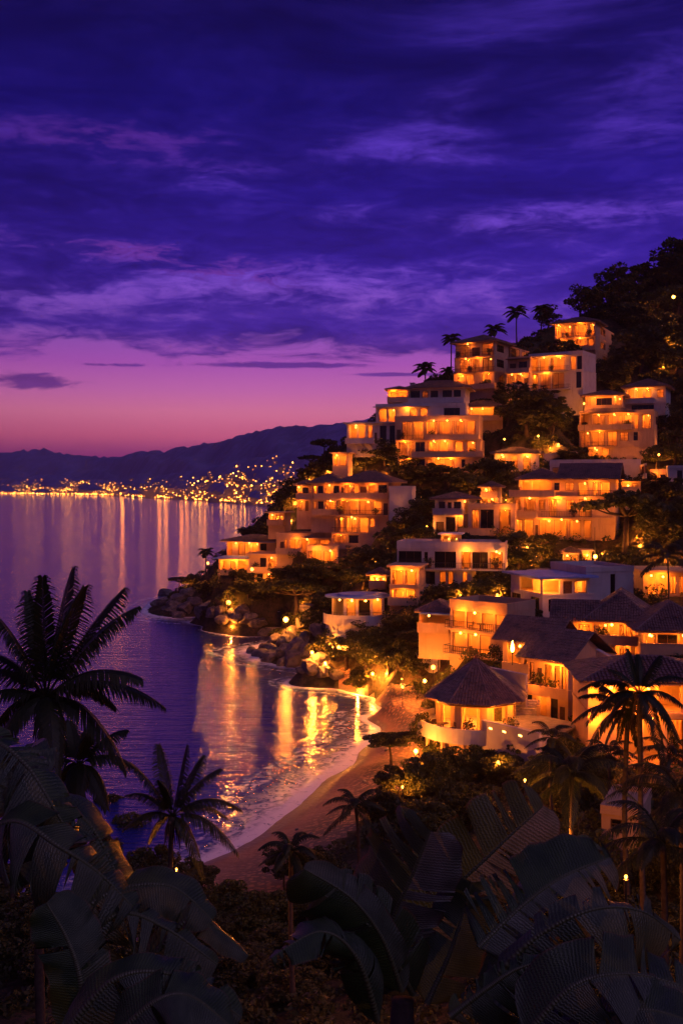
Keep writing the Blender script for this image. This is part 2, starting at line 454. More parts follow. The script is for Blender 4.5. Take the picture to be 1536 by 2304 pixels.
def house(label, xa, yb, d, th, dep, st, roof=None, mat='white', side='R', cat='house', name='hillside_house', power=1.0, sp=0.34, found=3.5, group=None, box=True):
    """xa,yb: photo column of the front corner and row of the house's foot, d: its distance, th: turn; st: storeys from the top,
    (row of ceiling, row of floor, left column, right column, step forward, bays and extras)"""
    A = P(xa, yb, d); r = math.radians(th); c, s = math.cos(r), math.sin(r)
    root = thing(name, label, cat, A, r, group)
    Zp = lambda py: (HY - py)*d/F + CAMH - A.z
    def U(px, fwd):
        k = (px-CX)/F; ax, ay = A.x + fwd*s, A.y - fwd*c
        return (k*ay - ax)/(c - k*s)
    def Vd(px, X):
        k = (px-CX)/F; ax, ay = A.x + X*c, A.y + X*s
        return (k*ay - ax)/(-s - k*c)
    wall = MB(); lamps = []
    ext = []
    for si, (yt, yf, xl, xr, fwd, spec) in enumerate(st):
        z1, z0 = Zp(yt), Zp(yf)
        x0, x1 = U(xl, fwd), U(xr, fwd)
        Tf = lambda a, n, z, f=fwd: (a, -f+n, z)
        Tr = lambda a, n, z, X=x1: (X-n, a, z)
        Tl = lambda a, n, z, X=x0: (X+n, a, z)
        ops = {'F': [], 'R': [], 'L': []}
        mode = 'F'
        xtra = []
        for tok in spec.split():
            if tok in ('R:', 'L:', 'F:'): mode = tok[0]; continue
            if ':' in tok: xtra.append(tok); continue
            typ = tok[0]; p, q = map(float, tok[1:].split('-'))
            if mode == 'F': b0, b1 = U(p, fwd), U(q, fwd)
            else:
                b0, b1 = sorted((Vd(p, x1 if mode == 'R' else x0), Vd(q, x1 if mode == 'R' else x0)))
            H = z1-z0
            if typ in 'LlDOoA': c0, c1 = z0+0.06, z1-0.2-(0.08 if typ in 'Oo' else 0.3)*min(1, H/3)
            elif typ == 'd': c0, c1 = z0+0.03, min(z0+2.2, z1-0.4)
            else: c0, c1 = z0+H*0.32, z1-0.2-H*0.13
            ops[mode].append((b0, b1, c0, c1, typ))
        zt = z1-0.2
        wall_open(wall, Tf, x0, x1, z0, zt, [o[:4] for o in ops['F']])
        for k, T, f0 in (('R', Tr, x1), ('L', Tl, x0)):
            wall_open(wall, T, -fwd+0.25, dep-0.2, z0, zt, [o[:4] for o in ops[k]])
        wall.box(x0, x1, dep-0.2, dep, z0, zt)
        wall.box(x0-0.06, x1+0.06, -fwd-0.07, dep+0.03, zt, z1)              # ceiling slab with a proud edge
        wall.box(x0+0.26, x1-0.26, -fwd+0.26, dep-0.22, z0-0.02, z0+0.035, 1)
        rd = min(3.2 + 0.0*fwd, dep+fwd-0.6)
        wall.box(x0+0.26, x1-0.26, -fwd+rd, -fwd+rd+0.1, z0+0.04, zt-0.01, 1)
        pr = sorted(o[1] for o in ops['F'])
        for k, T in (('F', Tf), ('R', Tr), ('L', Tl)):
            for (b0, b1, c0, c1, typ) in ops[k]:
                window(root, T, b0, b1, c0, c1, typ)
                if typ == 'A': arch_fill(wall, T, b0, b1, c1)
                if typ in 'LlWAO':
                    n = max(1, round((b1-b0)/3.4))
                    for i in range(n):
                        a = b0 + (b1-b0)*(i+0.5)/n + rnd.uniform(-.15, .15)
                        dd = 1.5 if typ != 'W' else 1.2
                        if k != 'F' and b0 < -fwd+3.4 and False: continue
                        q = T(a, dd, zt-0.6)
                        point(q, power*(POW if typ != 'W' else POW*.5)*rnd.choice((0.08, 0.3, 0.6, 0.9, 1.0, 1.2, 1.5))*min(1.0, (b1-b0)/n/1.6+0.25), WARM, 0.12, root)
                        if rnd.random() < 0.3 and typ != 'W':
                            q = T(a+0.3, dd-0.35, zt-0.5)
                            lamps.append(q)
        if not any(k.startswith('lamp') for k in xtra):
            lit = [o for o in ops['F'] if o[4] in 'LlOA']
            if lit: xtra.append('lamp:%f' % 0.0); auto = [(o[0]+o[1])/2 for o in lit[::2]]
        for tok in xtra:
            k, *v = tok.split(':')
            if k in ('p', 'r', 'c'):
                outw = float(v[0]); bx0, bx1 = x0, x1
                if len(v) > 1 and v[1]:
                    p, q = map(float, v[1].split('-')); bx0, bx1 = U(p, fwd+outw), U(q, fwd+outw)
                b = MB(); y0 = -fwd-outw
                b.box(bx0, bx1, y0, -fwd-0.08, z0-0.19, z0-0.006)
                if k == 'p':
                    h = 0.95 if len(v) < 3 else float(v[2])
                    b.box(bx0, bx1, y0, y0+0.14, z0-0.006, z0+h); b.box(bx0, bx0+0.14, y0+0.14, -fwd-0.08, z0-0.006, z0+h); b.box(bx1-0.14, bx1, y0+0.14, -fwd-0.08, z0-0.006, z0+h)
                    b.box(bx0-0.04, bx1+0.04, y0-0.04, y0+0.18, z0+h, z0+h+0.07)
                bo = b.build('balcony', M[mat], root)
                if k == 'r':
                    q = MB(); h = 0.95
                    q.box(bx0, bx1, y0+0.03, y0+0.09, z0+h-0.06, z0+h); q.box(bx0, bx1, y0+0.04, y0+0.08, z0+0.1, z0+0.15)
                    m = max(3, int((bx1-bx0)/0.28))
                    for i in range(m+1):
                        a = bx0 + (bx1-bx0-0.04)*i/m; q.box(a, a+0.035, y0+0.045, y0+0.075, z0, z0+h-0.06)
                    for a in (bx0, bx1-0.06):
                        q.box(a, a+0.06, y0+0.09, -fwd-0.08, z0+h-0.06, z0+h); q.box(a, a+0.06, y0+0.09, -fwd-0.08, z0+0.4, z0+0.44)
                    q.build('railing', M['metal'], bo)
            elif k == 'lamp':
                for a in ([U(float(px), fwd+0.9) for px in v[0].split(',')] if float(v[0].split(',')[0]) > 0 else auto):
                    point((a, -fwd-0.75, z1-0.55), power*POW*1.15*rnd.uniform(0.5, 1.3), WARM, 0.1, root)
                    if rnd.random() < .55: lamps.append((a, -fwd-0.62, z1-0.4))
            elif k == 'up':     # canopy slab over the storey's front
                outw = float(v[0]); bx0, bx1 = x0-0.1, x1+0.1
                if len(v) > 1 and v[1]:
                    p, q = map(float, v[1].split('-')); bx0, bx1 = U(p, fwd+outw), U(q, fwd+outw)
                b = MB(); b.box(bx0, bx1, -fwd-outw, -fwd-0.09, z1-0.17, z1-0.03)
                b.build('canopy', M[v[2] if len(v) > 2 else mat], root)
            elif k == 'post':
                outw = float(v[0])
                for px in v[1].split(','):
                    b = MB(); a = U(float(px), fwd+outw); b.box(a-0.11, a+0.11, -fwd-outw+0.05, -fwd-outw+0.27, z0, z1-0.19)
                    b.build('pillar', M[mat], root)
        ext.append((x0, x1, -fwd, dep, z0, z1))
    X0, X1 = min(e[0] for e in ext), max(e[1] for e in ext); Y0 = min(e[2] for e in ext)
    b0, b1, by0, _, bz, _ = ext[-1]
    wall.box(b0-0.03, b1+0.03, by0-0.03, dep-0.05, bz-found, bz-0.025)
    wall.build('wall', [M[mat], M['cream']], root)
    for q in lamps: link('ceiling_lamp', ceiling_lamp_mesh(), root, q)
    t0, t1, ty0, tdep, _, tz = ext[0]
    for rf in ([roof] if isinstance(roof, tuple) else (roof or [])):
        kind = rf[0]; g = MB()
        if kind in ('hip', 'gx', 'gy'):
            h = rf[1]; ov = rf[2] if len(rf) > 2 else 0.8
            a0, a1, e0, e1, ez = t0, t1, ty0, tdep, tz
            if len(rf) > 3 and rf[3] is not None: a0, a1 = U(rf[3][0], -ty0), U(rf[3][1], -ty0)
            if len(rf) > 4: e1 = rf[4]
            if len(rf) > 5: ez = Zp(rf[5])
            if len(rf) > 6: e0 = rf[6]
            if kind == 'hip': hip_roof(g, a0, a1, e0, e1, ez+0.03, h, sp, ov)
            else: gable_roof(g, a0, a1, e0, e1, ez+0.03, h, 'x' if kind == 'gx' else 'y', sp, ov)
            o = g.build('roof', M['tile'], root)
            e = MB(); e.box(a0-ov+0.05, a1+ov-0.05, e0-ov+0.05, e1+ov-0.05, ez-0.14, ez-0.0); e.build('eaves', M['cream'], o)
            if kind in ('gx', 'gy'):
                e = MB(); 
                if kind == 'gx':
                    for X in (a0, a1-0.2): e.add([(X,e0,ez),(X,e1,ez),(X,(e0+e1)/2,ez+h*(e1-e0)/(e1-e0+2*ov)),(X+.2,e0,ez),(X+.2,e1,ez),(X+.2,(e0+e1)/2,ez+h*(e1-e0)/(e1-e0+2*ov))], [(0,1,2),(5,4,3),(0,3,4,1),(1,4,5,2),(2,5,3,0)])
                else:
                    for Y in (e0, e1-0.2): e.add([(a0,Y,ez),(a1,Y,ez),((a0+a1)/2,Y,ez+h*(a1-a0)/(a1-a0+2*ov)),(a0,Y+.2,ez),(a1,Y+.2,ez),((a0+a1)/2,Y+.2,ez+h*(a1-a0)/(a1-a0+2*ov))], [(0,1,2),(5,4,3),(0,3,4,1),(1,4,5,2),(2,5,3,0)])
                e.build('gable', M[mat], root)
        elif kind == 'par':     # flat roof with a parapet
            h = rf[1]
            a0, a1, e0, e1 = t0-.05, t1+.05, ty0-.05, tdep+.02
            g.box(a0, a1, e0, e0+.18, tz+.002, tz+h); g.box(a0, a1, e1-.18, e1, tz+.002, tz+h)
            g.box(a0, a0+.18, e0+.18, e1-.18, tz+.002, tz+h); g.box(a1-.18, a1, e0+.18, e1-.18, tz+.002, tz+h)
            g.build('parapet', M[mat], root)
        elif kind == 'slab':    # thin roof slab that overhangs
            h, ov = rf[1], rf[2]; m = rf[3] if len(rf) > 3 else mat
            g.box(t0-ov, t1+ov, ty0-ov, tdep+ov, tz+.003, tz+h); g.build('roof', M[m], root)
        elif kind == 'chim':
            a = U(rf[1], -ty0); g.box(a-.5, a+.5, 1.5, 2.5, tz-0.2, tz+rf[2]); g.box(a-.6, a+.6, 1.4, 2.6, tz+rf[2], tz+rf[2]+.15)
            g.build('chimney', M[mat], root)
    W = lambda X, Y, Z: Vector((A.x + X*c - Y*s, A.y + X*s + Y*c, A.z + Z))
    FOOT.append([W(b0, by0-1, bz-.35), W(b1, by0-1, bz-.35), W(b0, dep, bz-.3), W(b1, dep, bz-.3), W((b0+b1)/2, (by0+dep)/2, bz-.35), W((b0+b1)/2, by0-1, bz-.35)])
    PADS.append((A.x, A.y, c, s, b0, b1, by0, dep, A.z+bz-0.3, A.z+ext[0][4]))
    if box:
        px = [v for e in st for v in (e[2], e[3])]
        HBOX.append((min(px)-4, st[0][0]-8, max(px)+10, st[-1][1]+2, d))
    REG[label] = (U, W, [(e[2], e[4]) for e in ext], st, r)
    return root, U, Zp, W
# ------------------------------------------------------------------ the houses of the hillside
house('three storey house with hipped roof highest on the hill, small square windows in its side', 1339, 815, 250, -27, 8, [
    (723, 756, 1247, 1339, 0, 'L1251-1263 L1267-1286 L1289-1321 L1326-1336 r:1.3:1262-1337 R: W1350-1361 w1374-1386 W1404-1416'),
    (756, 787, 1247, 1339, 0.3, 'L1252-1265 L1268-1290 L1294-1316 L1320-1336 p:1.2:1247-1338 R: W1350-1361 W1374-1387'),
    (787, 815, 1247, 1339, 0.3, 'l1255-1290 R: L1354-1367 L1371-1383')], ('hip', 1.9, 1.1), mat='cream')
house('wide hipped roof house on the crest left of the tallest house, full of lit balconies', 1111, 872, 236, -33, 9.5, [
    (766, 800, 1024, 1111, 0, 'L1034-1057 d1061-1079 L1084-1109 r:1.4:1022-1109 lamp:1050 R: w1117-1133 L1143-1168 l1174-1192'),
    (800, 836, 1022, 1111, 0.6, 'L1034-1055 l1059-1078 L1085-1109 r:1.4:1018-1109 lamp:1046,1072 R: w1117-1133'),
    (836, 874, 1020, 1111, 1.2, 'l1028-1044 L1048-1066 L1084-1104 p:1.2:1016-1112 R: A1121-1136')], ('hip', 2.2, 1.1), mat='cream')
house('narrow link house with two awnings squeezed between the hipped and the flat roofed house', 1192, 872, 231, -25, 6, [
    (806, 838, 1141, 1192, 0, 'd1146-1160 w1166-1185 p:1.2 up:1.5::shutter'),
    (838, 873, 1139, 1192, 0.5, 'L1141-1156 L1160-1175 d1178-1188 p:1.3 up:1.4 lamp:1150,1170')], ('par', 0.5), mat='cream')
house('flat roofed block with tall blank grey end wall just below the topmost house', 1310, 897, 227, -32, 9, [
    (795, 831, 1189, 1310, 0, 'L1194-1210 L1214-1234 L1238-1269 L1283-1295 D1297-1308 r:1.3:1189-1276 lamp:1222,1252 up:1.6:1187-1276'),
    (831, 873, 1189, 1310, 0.3, 'L1192-1210 l1215-1238 L1241-1268 D1295-1307 r:1.4:1187-1278 lamp:1225'),
    (873, 899, 1210, 1310, 0.3, 'D1224-1243')], ('par', 0.7))
# the stepped white cascade on the left shoulder
house('dark hip roofed upper house of the white cascade, one lit window between shuttered ones', 1046, 905, 224, -14, 8, [
    (872, 905, 920, 1046, 0, 'D923-944 W949-963 D968-985 D995-1016 D1020-1036 p:2.2:905-1043')], [('hip', 2.0, 1.3), ('chim', 924, 1.4)], mat='white', found=2.5)
house('little lit roof terrace pavilion left of the dark hip roofed house', 919, 905, 226, -10, 5, [
    (876, 904, 872, 919, 0, 'O875-893 O897-915 p:1.2')], ('hip', 0.9, 0.7), mat='cream', name='pavilion', cat='pavilion', found=2)
house('white house with two tall paired glowing windows and thick flat roof edge', 1046, 950, 220, -12, 8, [
    (912, 951, 845, 1046, 0, 'L852-870 L873-890 l921-938 L945-961 D998-1034 p:1.6:896-966 up:1.3:838-965 lamp:915')], ('par', 0.6))
house('broad cream block with three lit balcony floors at the foot of the white cascade', 1077, 1062, 212, -13, 9, [
    (941, 988, 888, 1077, 0, 'd892-901 l904-927 L929-953 l957-984 L987-1012 L1016-1022 L1025-1044 L1049-1070 r:1.4:890-952 p:1.5:955-1076 lamp:975,1005,1035'),
    (988, 1027, 890, 1080, 0.8, 'L896-916 l920-930 D934-955 l962-985 L988-1008 L1022-1042 L1050-1070 p:1.6:925-1086 lamp:908,975,1000'),
    (1027, 1064, 895, 1085, 1.4, 'L896-903 D912-920 D936-955 L961-970 L973-995 L1001-1021 w1038-1046 lamp:915,985,1012')], ('par', 0.7), mat='cream')
house('low white wing with lit open terrace sticking out left from the cascade', 890, 997, 217, -14, 7, [
    (952, 996, 780, 890, 0, 'O785-803 O806-821 l827-838 d842-848 D854-869 D876-888 p:1.2:776-840 lamp:800')], ('slab', 0.3, 0.7), found=3)
house('small tile roofed house with glowing columns right of the dark hip roofed house', 1130, 948, 228, -8, 6, [
    (915, 945, 1042, 1130, 0, 'l1045-1062 O1066-1082 O1086-1104 O1109-1127 p:1.3 lamp:1060,1085,1115')], ('hip', 1.5, 1.1), mat='ochre', power=0.8)
# right cascade
house('upper right cascade house under a hipped tile roof, with blank grey end wall', 1497, 932, 226, -24, 9, [
    (869, 905, 1405, 1497, 0, 'L1408-1425 L1429-1446 L1449-1464 W1477-1492 p:1.5:1400-1470 lamp:1430,1455'),
    (905, 934, 1400, 1497, 0.2, 'D1420-1470 p:1.5')], ('hip', 2.2, 0.9))
house('low tile roofed wing with square pillars left of the upper right cascade house', 1400, 925, 222, -20, 6, [
    (889, 922, 1316, 1400, 0, 'L1320-1327 D1340-1376 L1384-1396 p:1.5:1314-1398 lamp:1336,1382 post:1.3:1322,1336,1378')], ('hip', 1.3, 1.1), mat='cream', found=2.5)
house('wide three storey cream house in the middle of the right cascade, terraces on every floor', 1470, 1032, 216, -22, 9, [
    (926, 964, 1302, 1470, 0, 'o1304-1322 L1328-1360 L1366-1388 L1391-1400 l1403-1422 L1425-1436 L1443-1464 p:1.5:1299-1420 lamp:1345,1380,1412 R: w1474-1480 W1482-1493 post:1.3:1304,1331,1362,1386'),
    (964, 1003, 1302, 1470, 0.5, 'L1303-1327 L1330-1359 L1365-1388 W1394-1413 w1424-1434 r:1.4:1320-1380 lamp:1345'),
    (1003, 1034, 1322, 1470, 0.5, 'L1330-1347 L1350-1370')], [('hip', 1.0, 1.2, (1318, 1412), 2.5, 926), ('par', 0.5)], mat='cream')
house('small dark roofed house with three tall arched lit windows', 1212, 1058, 203, -8, 7, [
    (1019, 1058, 1112, 1212, 0, 'A1121-1137 A1148-1164 A1176-1193')], ('hip', 1.2, 0.9), mat='white', found=3)
house('long plain white terrace block with one lit window at each end above the gabled house', 1440, 1078, 190, -12, 8, [
    (1044, 1078, 1236, 1440, 0, 'W1242-1258 R: W1443-1454')], ('par', 0.9), mat='white', found=2)
house('small white annexe with one doorway at the far right edge of the hill', 1530, 1112, 186, -15, 7, [
    (1052, 1110, 1502, 1560, 0, 'D1522-1534 p:1.0')], ('par', 0.4))
house('big gabled tile roofed house with three glowing floors right of centre', 1383, 1212, 172, -20, 9, [
    (1078, 1116, 1166, 1383, 0, 'O1172-1192 O1197-1240 w1246-1258 W1271-1290 L1300-1322 l1332-1345 L1349-1372 p:1.6:1144-1246 r:1.3:1298-1383 lamp:1180,1209,1335 R: O1392-1404 d1408-1416'),
    (1116, 1164, 1156, 1383, 0.8, 'W1158-1171 L1178-1204 W1211-1225 l1234-1252 W1272-1290 L1302-1330 p:1.3:1156-1206 r:1.4:1216-1330 lamp:1190,1250,1315'),
    (1164, 1212, 1156, 1383, 1.2, 'L1158-1174 L1177-1200 d1203-1210 L1212-1241 L1245-1276 L1280-1306 L1312-1330 p:1.0:1205-1312:0.35 lamp:1226,1262')],
    [('gx', 2.7, 0.9, (1262, 1383), 9), ('hip', 1.9, 0.9, (1170, 1256), 8)], mat='cream', power=1.1)
house('little two storey tiled house with dark windows and one lit side wall', 1041, 1204, 179, -30, 6, [
    (1123, 1157, 978, 1041, 0, 'D986-1001 w1006-1015 D1020-1036 p:1.1:972-1040 R: O1043-1056 lamp:1044'),
    (1157, 1203, 974, 1041, 0.3, 'd980-998 D1002-1024 l1028-1038')], ('hip', 1.2, 0.8), mat='white')
house('flat roofed cream house with tall bright doorway right of the little tiled house', 1158, 1213, 172, -14, 8, [
    (1140, 1202, 1052, 1158, 0, 'l1061-1078 D1080-1110 L1122-1148 p:1.8:1030-1114 lamp:1135')], [('par', 0.5)], mat='cream')
# left side
house('four storey villa with twin hipped roofs above the water, lit on every floor', 874, 1234, 190, -20, 8, [
    (1085, 1121, 764, 874, 0, 'd767-773 L775-790 L795-808 d810-824 L828-843 D851-870 p:1.3:758-872'),
    (1121, 1159, 755, 876, 0.6, 'L757-782 L785-803 L807-835 l838-858 d862-872 r:1.5:745-872 lamp:771,795,820'),
    (1159, 1199, 750, 880, 0.9, 'L753-774 L778-804 L808-829 W832-842 r:1.3:745-806 lamp:790'),
    (1199, 1234, 745, 880, 1.2, 'L750-779 D784-806 p:1.2')], ('hip', 2.1, 1.0), mat='cream')
house('lower left wing of the twin roofed villa with its own hipped roof', 766, 1158, 194, -16, 7, [
    (1087, 1122, 700, 766, 0, 'L704-713 D715-727 L731-745 D750-763 p:1.3:706-765 lamp:740'),
    (1122, 1157, 700, 766, 0.5, 'l704-712 D715-728 L731-754 l757-764 p:1.2:702-765 lamp:742')], ('hip', 1.8, 0.8), mat='cream')
house('narrow end house with shallow roof left of the twin roofed villa', 706, 1152, 197, -10, 6, [
    (1091, 1122, 668, 704, 0, 'l671-677 D680-694 L696-702 p:1.1'),
    (1122, 1150, 668, 704, 0.3, 'l672-680 d686-694 up:1.2')], ('hip', 0.9, 0.7), mat='cream')
house('square blank walled stair block with low parapet beside the twin roofed villa', 926, 1160, 186, -12, 5, [
    (1102, 1158, 875, 926, 0, '')], ('par', 0.7), mat='white', cat='stair block', name='stair_block')
house('low white house with three glowing rooms and roof terrace below the twin roofed villa', 746, 1246, 196, -14, 8, [
    (1209, 1246, 622, 746, 0, 'd630-639 L640-646 L652-674 l678-692 L696-712 L718-742 p:1.5:620-676 up:1.6:676-748 lamp:664,690')], ('par', 0.8), mat='cream')
house('white block with two wide glowing windows over the shore trees', 760, 1276, 190, -14, 7, [
    (1234, 1274, 690, 760, 0, 'L694-722 L728-755 r:1.2 lamp:710,742')], ('par', 0.5), mat='cream', power=1.2)
house('long shore villa with curved awning, terrace and two dark doors on the headland', 680, 1306, 200, -16, 8, [
    (1251, 1288, 560, 680, 0, 'D585-599 L604-616 O620-634 L643-655 L664-678 p:1.5:556-640 up:1.8:615-690:whitecloth lamp:610,630,650'),
    (1288, 1312, 572, 625, 0.5, 'D578-592 L600-610 O613-622 lamp:604')], ('slab', 0.35, 0.6), mat='cream')
house('dark shallow roofed house at the seaward end of the headland', 620, 1270, 212, -12, 8, [
    (1218, 1262, 510, 620, 0, 'O512-522 L536-546 L550-562 O568-580 D586-600 p:1.2 up:1.5:545-620:cloth lamp:530,560')], ('hip', 1.1, 1.2), mat='cream', found=2.5)
house('small lit terrace house with low roof lowest on the headland tip', 560, 1294, 206, -10, 6, [
    (1258, 1292, 492, 560, 0, 'O495-512 L518-530 O535-555 p:1.5:490-562 lamp:505,525,545')], ('slab', 0.25, 0.9, 'cloth'), mat='cream', found=2.5)
house('wide two storey villa in the centre, long parapet over dark and lit glass doors', 1136, 1318, 152, -12, 8, [
    (1235, 1281, 893, 1136, 0, 'D896-948 w954-962 D977-1025 L1037-1059 D1061-1097 L1102-1130 r:1.4:893-1134 lamp:1048,1116'),
    (1281, 1318, 935, 1060, 0.5, 'L938-948 D956-978 L988-1003 L1006-1020 L1040-1051 lamp:943')], ('par', 1.0), mat='white', found=4)
house('tall glass fronted end bay of the centre villa, two bright floors one over the other', 942, 1358, 148, -14, 6, [
    (1277, 1320, 878, 942, 0, 'L882-907 L911-936 p:1.0::0.3 lamp:895,925'),
    (1320, 1358, 876, 942, 0.2, 'L880-886 L889-908 L912-934 p:1.4 lamp:905')], ('slab', 0.3, 0.5), mat='cream', power=1.2)
house('white modern cubic house with blue awning roof over glowing corner room', 1219, 1394, 128, 16, 9, [
    (1302, 1338, 1219, 1324, 0, 'O1221-1258 d1266-1286 L1291-1319 L: O1168-1215'),
    (1338, 1396, 1219, 1336, 0, 'w1233-1245 L: D1193-1212 D1150-1170')], ('slab', 0.25, 0.9, 'cloth'), mat='white', side='L', found=3)
house('tall plain white rear block of the modern cubic house with slit window', 1318, 1390, 131, 15, 10, [
    (1284, 1388, 1318, 1424, 0, 'D1372-1383')], ('par', 0.5), mat='white', found=3)
house('long bright gallery house with two floors of curtained windows above the beach', 1140, 1478, 116, -42, 6, [
    (1376, 1424, 1012, 1140, 0, 'L1018-1045 L1049-1079 L1083-1108 L1113-1136 r:1.1 lamp:1030,1064,1096'),
    (1424, 1480, 1012, 1140, 0.5, 'L1016-1046 L1050-1074 L1078-1102 r:1.4 lamp:1032,1066')], ('par', 0.9), mat='cream', power=0.9, sp=0.3, found=7)
house('small tile roofed lodge with blue canopy and firelit terrace left of the gallery house', 1010, 1424, 124, -20, 5, [
    (1378, 1420, 942, 1010, 0, 'o946-1004 p:1.2:938-1008 up:1.6:942-1014:cloth lamp:963')], ('hip', 1.2, 0.5), mat='cream', sp=0.3)
house('gabled tile house with stepped white balcony, its end wall glowing orange, behind the round pavilion', 1277, 1638, 100, -44, 7, [
    (1490, 1562, 1186, 1277, 0, 'l1190-1200 d1207-1218 L1224-1240 L1246-1258 l1262-1273 p:2.0:1172-1277:0.75 lamp:1232,1255 R: O1288-1318 L1322-1336'),
    (1562, 1640, 1196, 1277, 0.6, 'd1203-1213 O1216-1228 D1238-1254 d1258-1270')], ('gx', 2.6, 0.9), mat='cream', sp=0.27, found=4, power=0.75)
house('low tiled wing with torchlit porch left of the gabled tile house', 1240, 1520, 107, -38, 5, [
    (1450, 1518, 1130, 1240, 0, 'O1140-1172 l1178-1196 d1202-1216 p:1.4:1128-1200 lamp:1150,1166')], ('gx', 2.3, 0.9), mat='cream', sp=0.27, found=4, power=0.6)
house('small gabled tile roof lodge wedged behind the white modern house', 1335, 1432, 113, -14, 5, [
    (1398, 1430, 1250, 1335, 0, 'l1300-1325')], ('gx', 2.0, 0.7), mat='ochre', sp=0.27, found=3, power=0.6)
house('sprawling tile roofed house at the right with lit corner windows under deep eaves', 1447, 1486, 110, -18, 9, [
    (1398, 1446, 1336, 1447, 0, 'L1345-1366 O1370-1388 l1392-1402 L1407-1422 L1428-1441 p:1.8:1345-1446:0.8 lamp:1375,1415'),
    (1446, 1500, 1340, 1447, 0.4, 'o1352-1384 l1392-1410 d1418-1432')], ('hip', 2.9, 1.1), mat='cream', sp=0.27, found=4, power=0.8)
house('tile roofed corner house cut by the photo edge, dark door between two lit windows', 1600, 1490, 105, -6, 8, [
    (1420, 1466, 1446, 1600, 0, 'L1450-1474 D1478-1523 L1528-1550 p:1.6:1440-1600:0.9 lamp:1462,1538'),
    (1466, 1500, 1446, 1600, 0.3, '')], ('hip', 2.6, 1.0), mat='ochre', sp=0.27, found=4, power=0.8)
house('tall ochre garden house behind the twin palms with glowing arched bays', 1620, 1722, 86, -4, 8, [
    (1536, 1604, 1322, 1620, 0, 'w1345-1362 O1480-1530 lamp:1330,1375,1420,1460,1500'),
    (1604, 1722, 1322, 1620, 0.4, 'O1386-1440 O1448-1484 l1500-1536 lamp:1340,1412,1468')], ('hip', 1.5, 0.9), mat='ochre', found=4, power=1.3)
house('low lit house half hidden by palms beyond the white modern house', 1580, 1340, 138, -5, 7, [
    (1288, 1338, 1446, 1580, 0, 'O1456-1474 O1480-1500 l1506-1520 L1526-1550 lamp:1465,1490')], ('slab', 0.3, 0.6), mat='ochre', found=3)
house('tiny glass garden pavilion lit yellow beside the tall lamp pole', 1302, 1268, 160, -10, 3, [
    (1244, 1267, 1266, 1302, 0, 'L1268-1282 L1285-1300')], ('hip', 0.8, 0.4), mat='stone', name='garden_pavilion', cat='pavilion', found=2)
house('glowing open kiosk between the garden pavilion and the lamp pole', 1330, 1266, 161, -10, 3, [
    (1240, 1265, 1307, 1330, 0, 'O1309-1327')], ('slab', 0.2, 0.4), mat='stone', name='kiosk', cat='kiosk', found=2)
house('pale ruined looking house among dark trees near the hilltop lamp', 1508, 768, 268, -20, 6, [
    (728, 766, 1472, 1508, 0, 'w1478-1486 R: w1511-1518')], ('par', 0.8), mat='white', found=4)
house('tiny lit house peeking from trees at the seaward foot of the cascade', 782, 1050, 214, -12, 5, [
    (1020, 1048, 748, 782, 0, 'O751-760 L764-779 lamp:757')], ('slab', 0.25, 0.6), mat='cream', found=3)
house('pale garden cottage corner among palms near the lower right lamps', 1440, 1905, 52, -24, 4, [
    (1832, 1905, 1352, 1440, 0, 'w1372-1398')], ('par', 0.25), mat='cream', found=3, box=False)

house('small lit roof room with flat canopy on top of the centre villa', 1032, 1228, 160, -12, 4, [
    (1203, 1228, 992, 1032, 0, 'O996-1010 L1014-1028 lamp:1004')], ('slab', 0.2, 0.5, 'whitecloth'), mat='cream', name='rooftop_hut', cat='hut', found=3)
house('lit pergola room at the right end of the big gabled house', 1440, 1110, 176, -14, 5, [
    (1083, 1108, 1398, 1440, 0, 'O1402-1416 l1420-1434 p:1.2 lamp:1409')], ('slab', 0.2, 0.6, 'wood'), mat='cream', name='pergola', cat='pergola', found=3)
house('small lit garden house in the trees left of the twin roofed villa', 640, 1184, 206, -12, 5, [
    (1154, 1180, 604, 640, 0, 'O608-617 l620-628 L630-638 p:1.2 lamp:612')], ('slab', 0.2, 0.7), mat='cream', name='garden_house', cat='garden house', found=3)
house('little lit terrace hut above the round villa beside the glass fronted bay', 868, 1322, 158, -10, 4, [
    (1294, 1320, 832, 868, 0, 'O836-848 L852-864 p:1.2 lamp:842')], ('hip', 0.9, 0.6), mat='ochre', name='terrace_hut', cat='hut', found=3)
house('small two storey cream house on the slope between gabled house and little tiled house', 1120, 1142, 190, -16, 5, [
    (1096, 1118, 1082, 1120, 0, 'L1086-1096 W1102-1114 p:1.1 lamp:1092'),
    (1118, 1142, 1080, 1120, 0.4, 'l1084-1096 L1100-1114 lamp:1106')], ('hip', 1.0, 0.7), mat='cream', found=3)
house('low lit house with long balcony among trees at the right edge below the right cascade', 1560, 1090, 196, -16, 6, [
    (1062, 1090, 1462, 1560, 0, 'L1466-1480 D1484-1496 L1536-1552 r:1.2 lamp:1474')], ('par', .6), mat='cream', found=3)

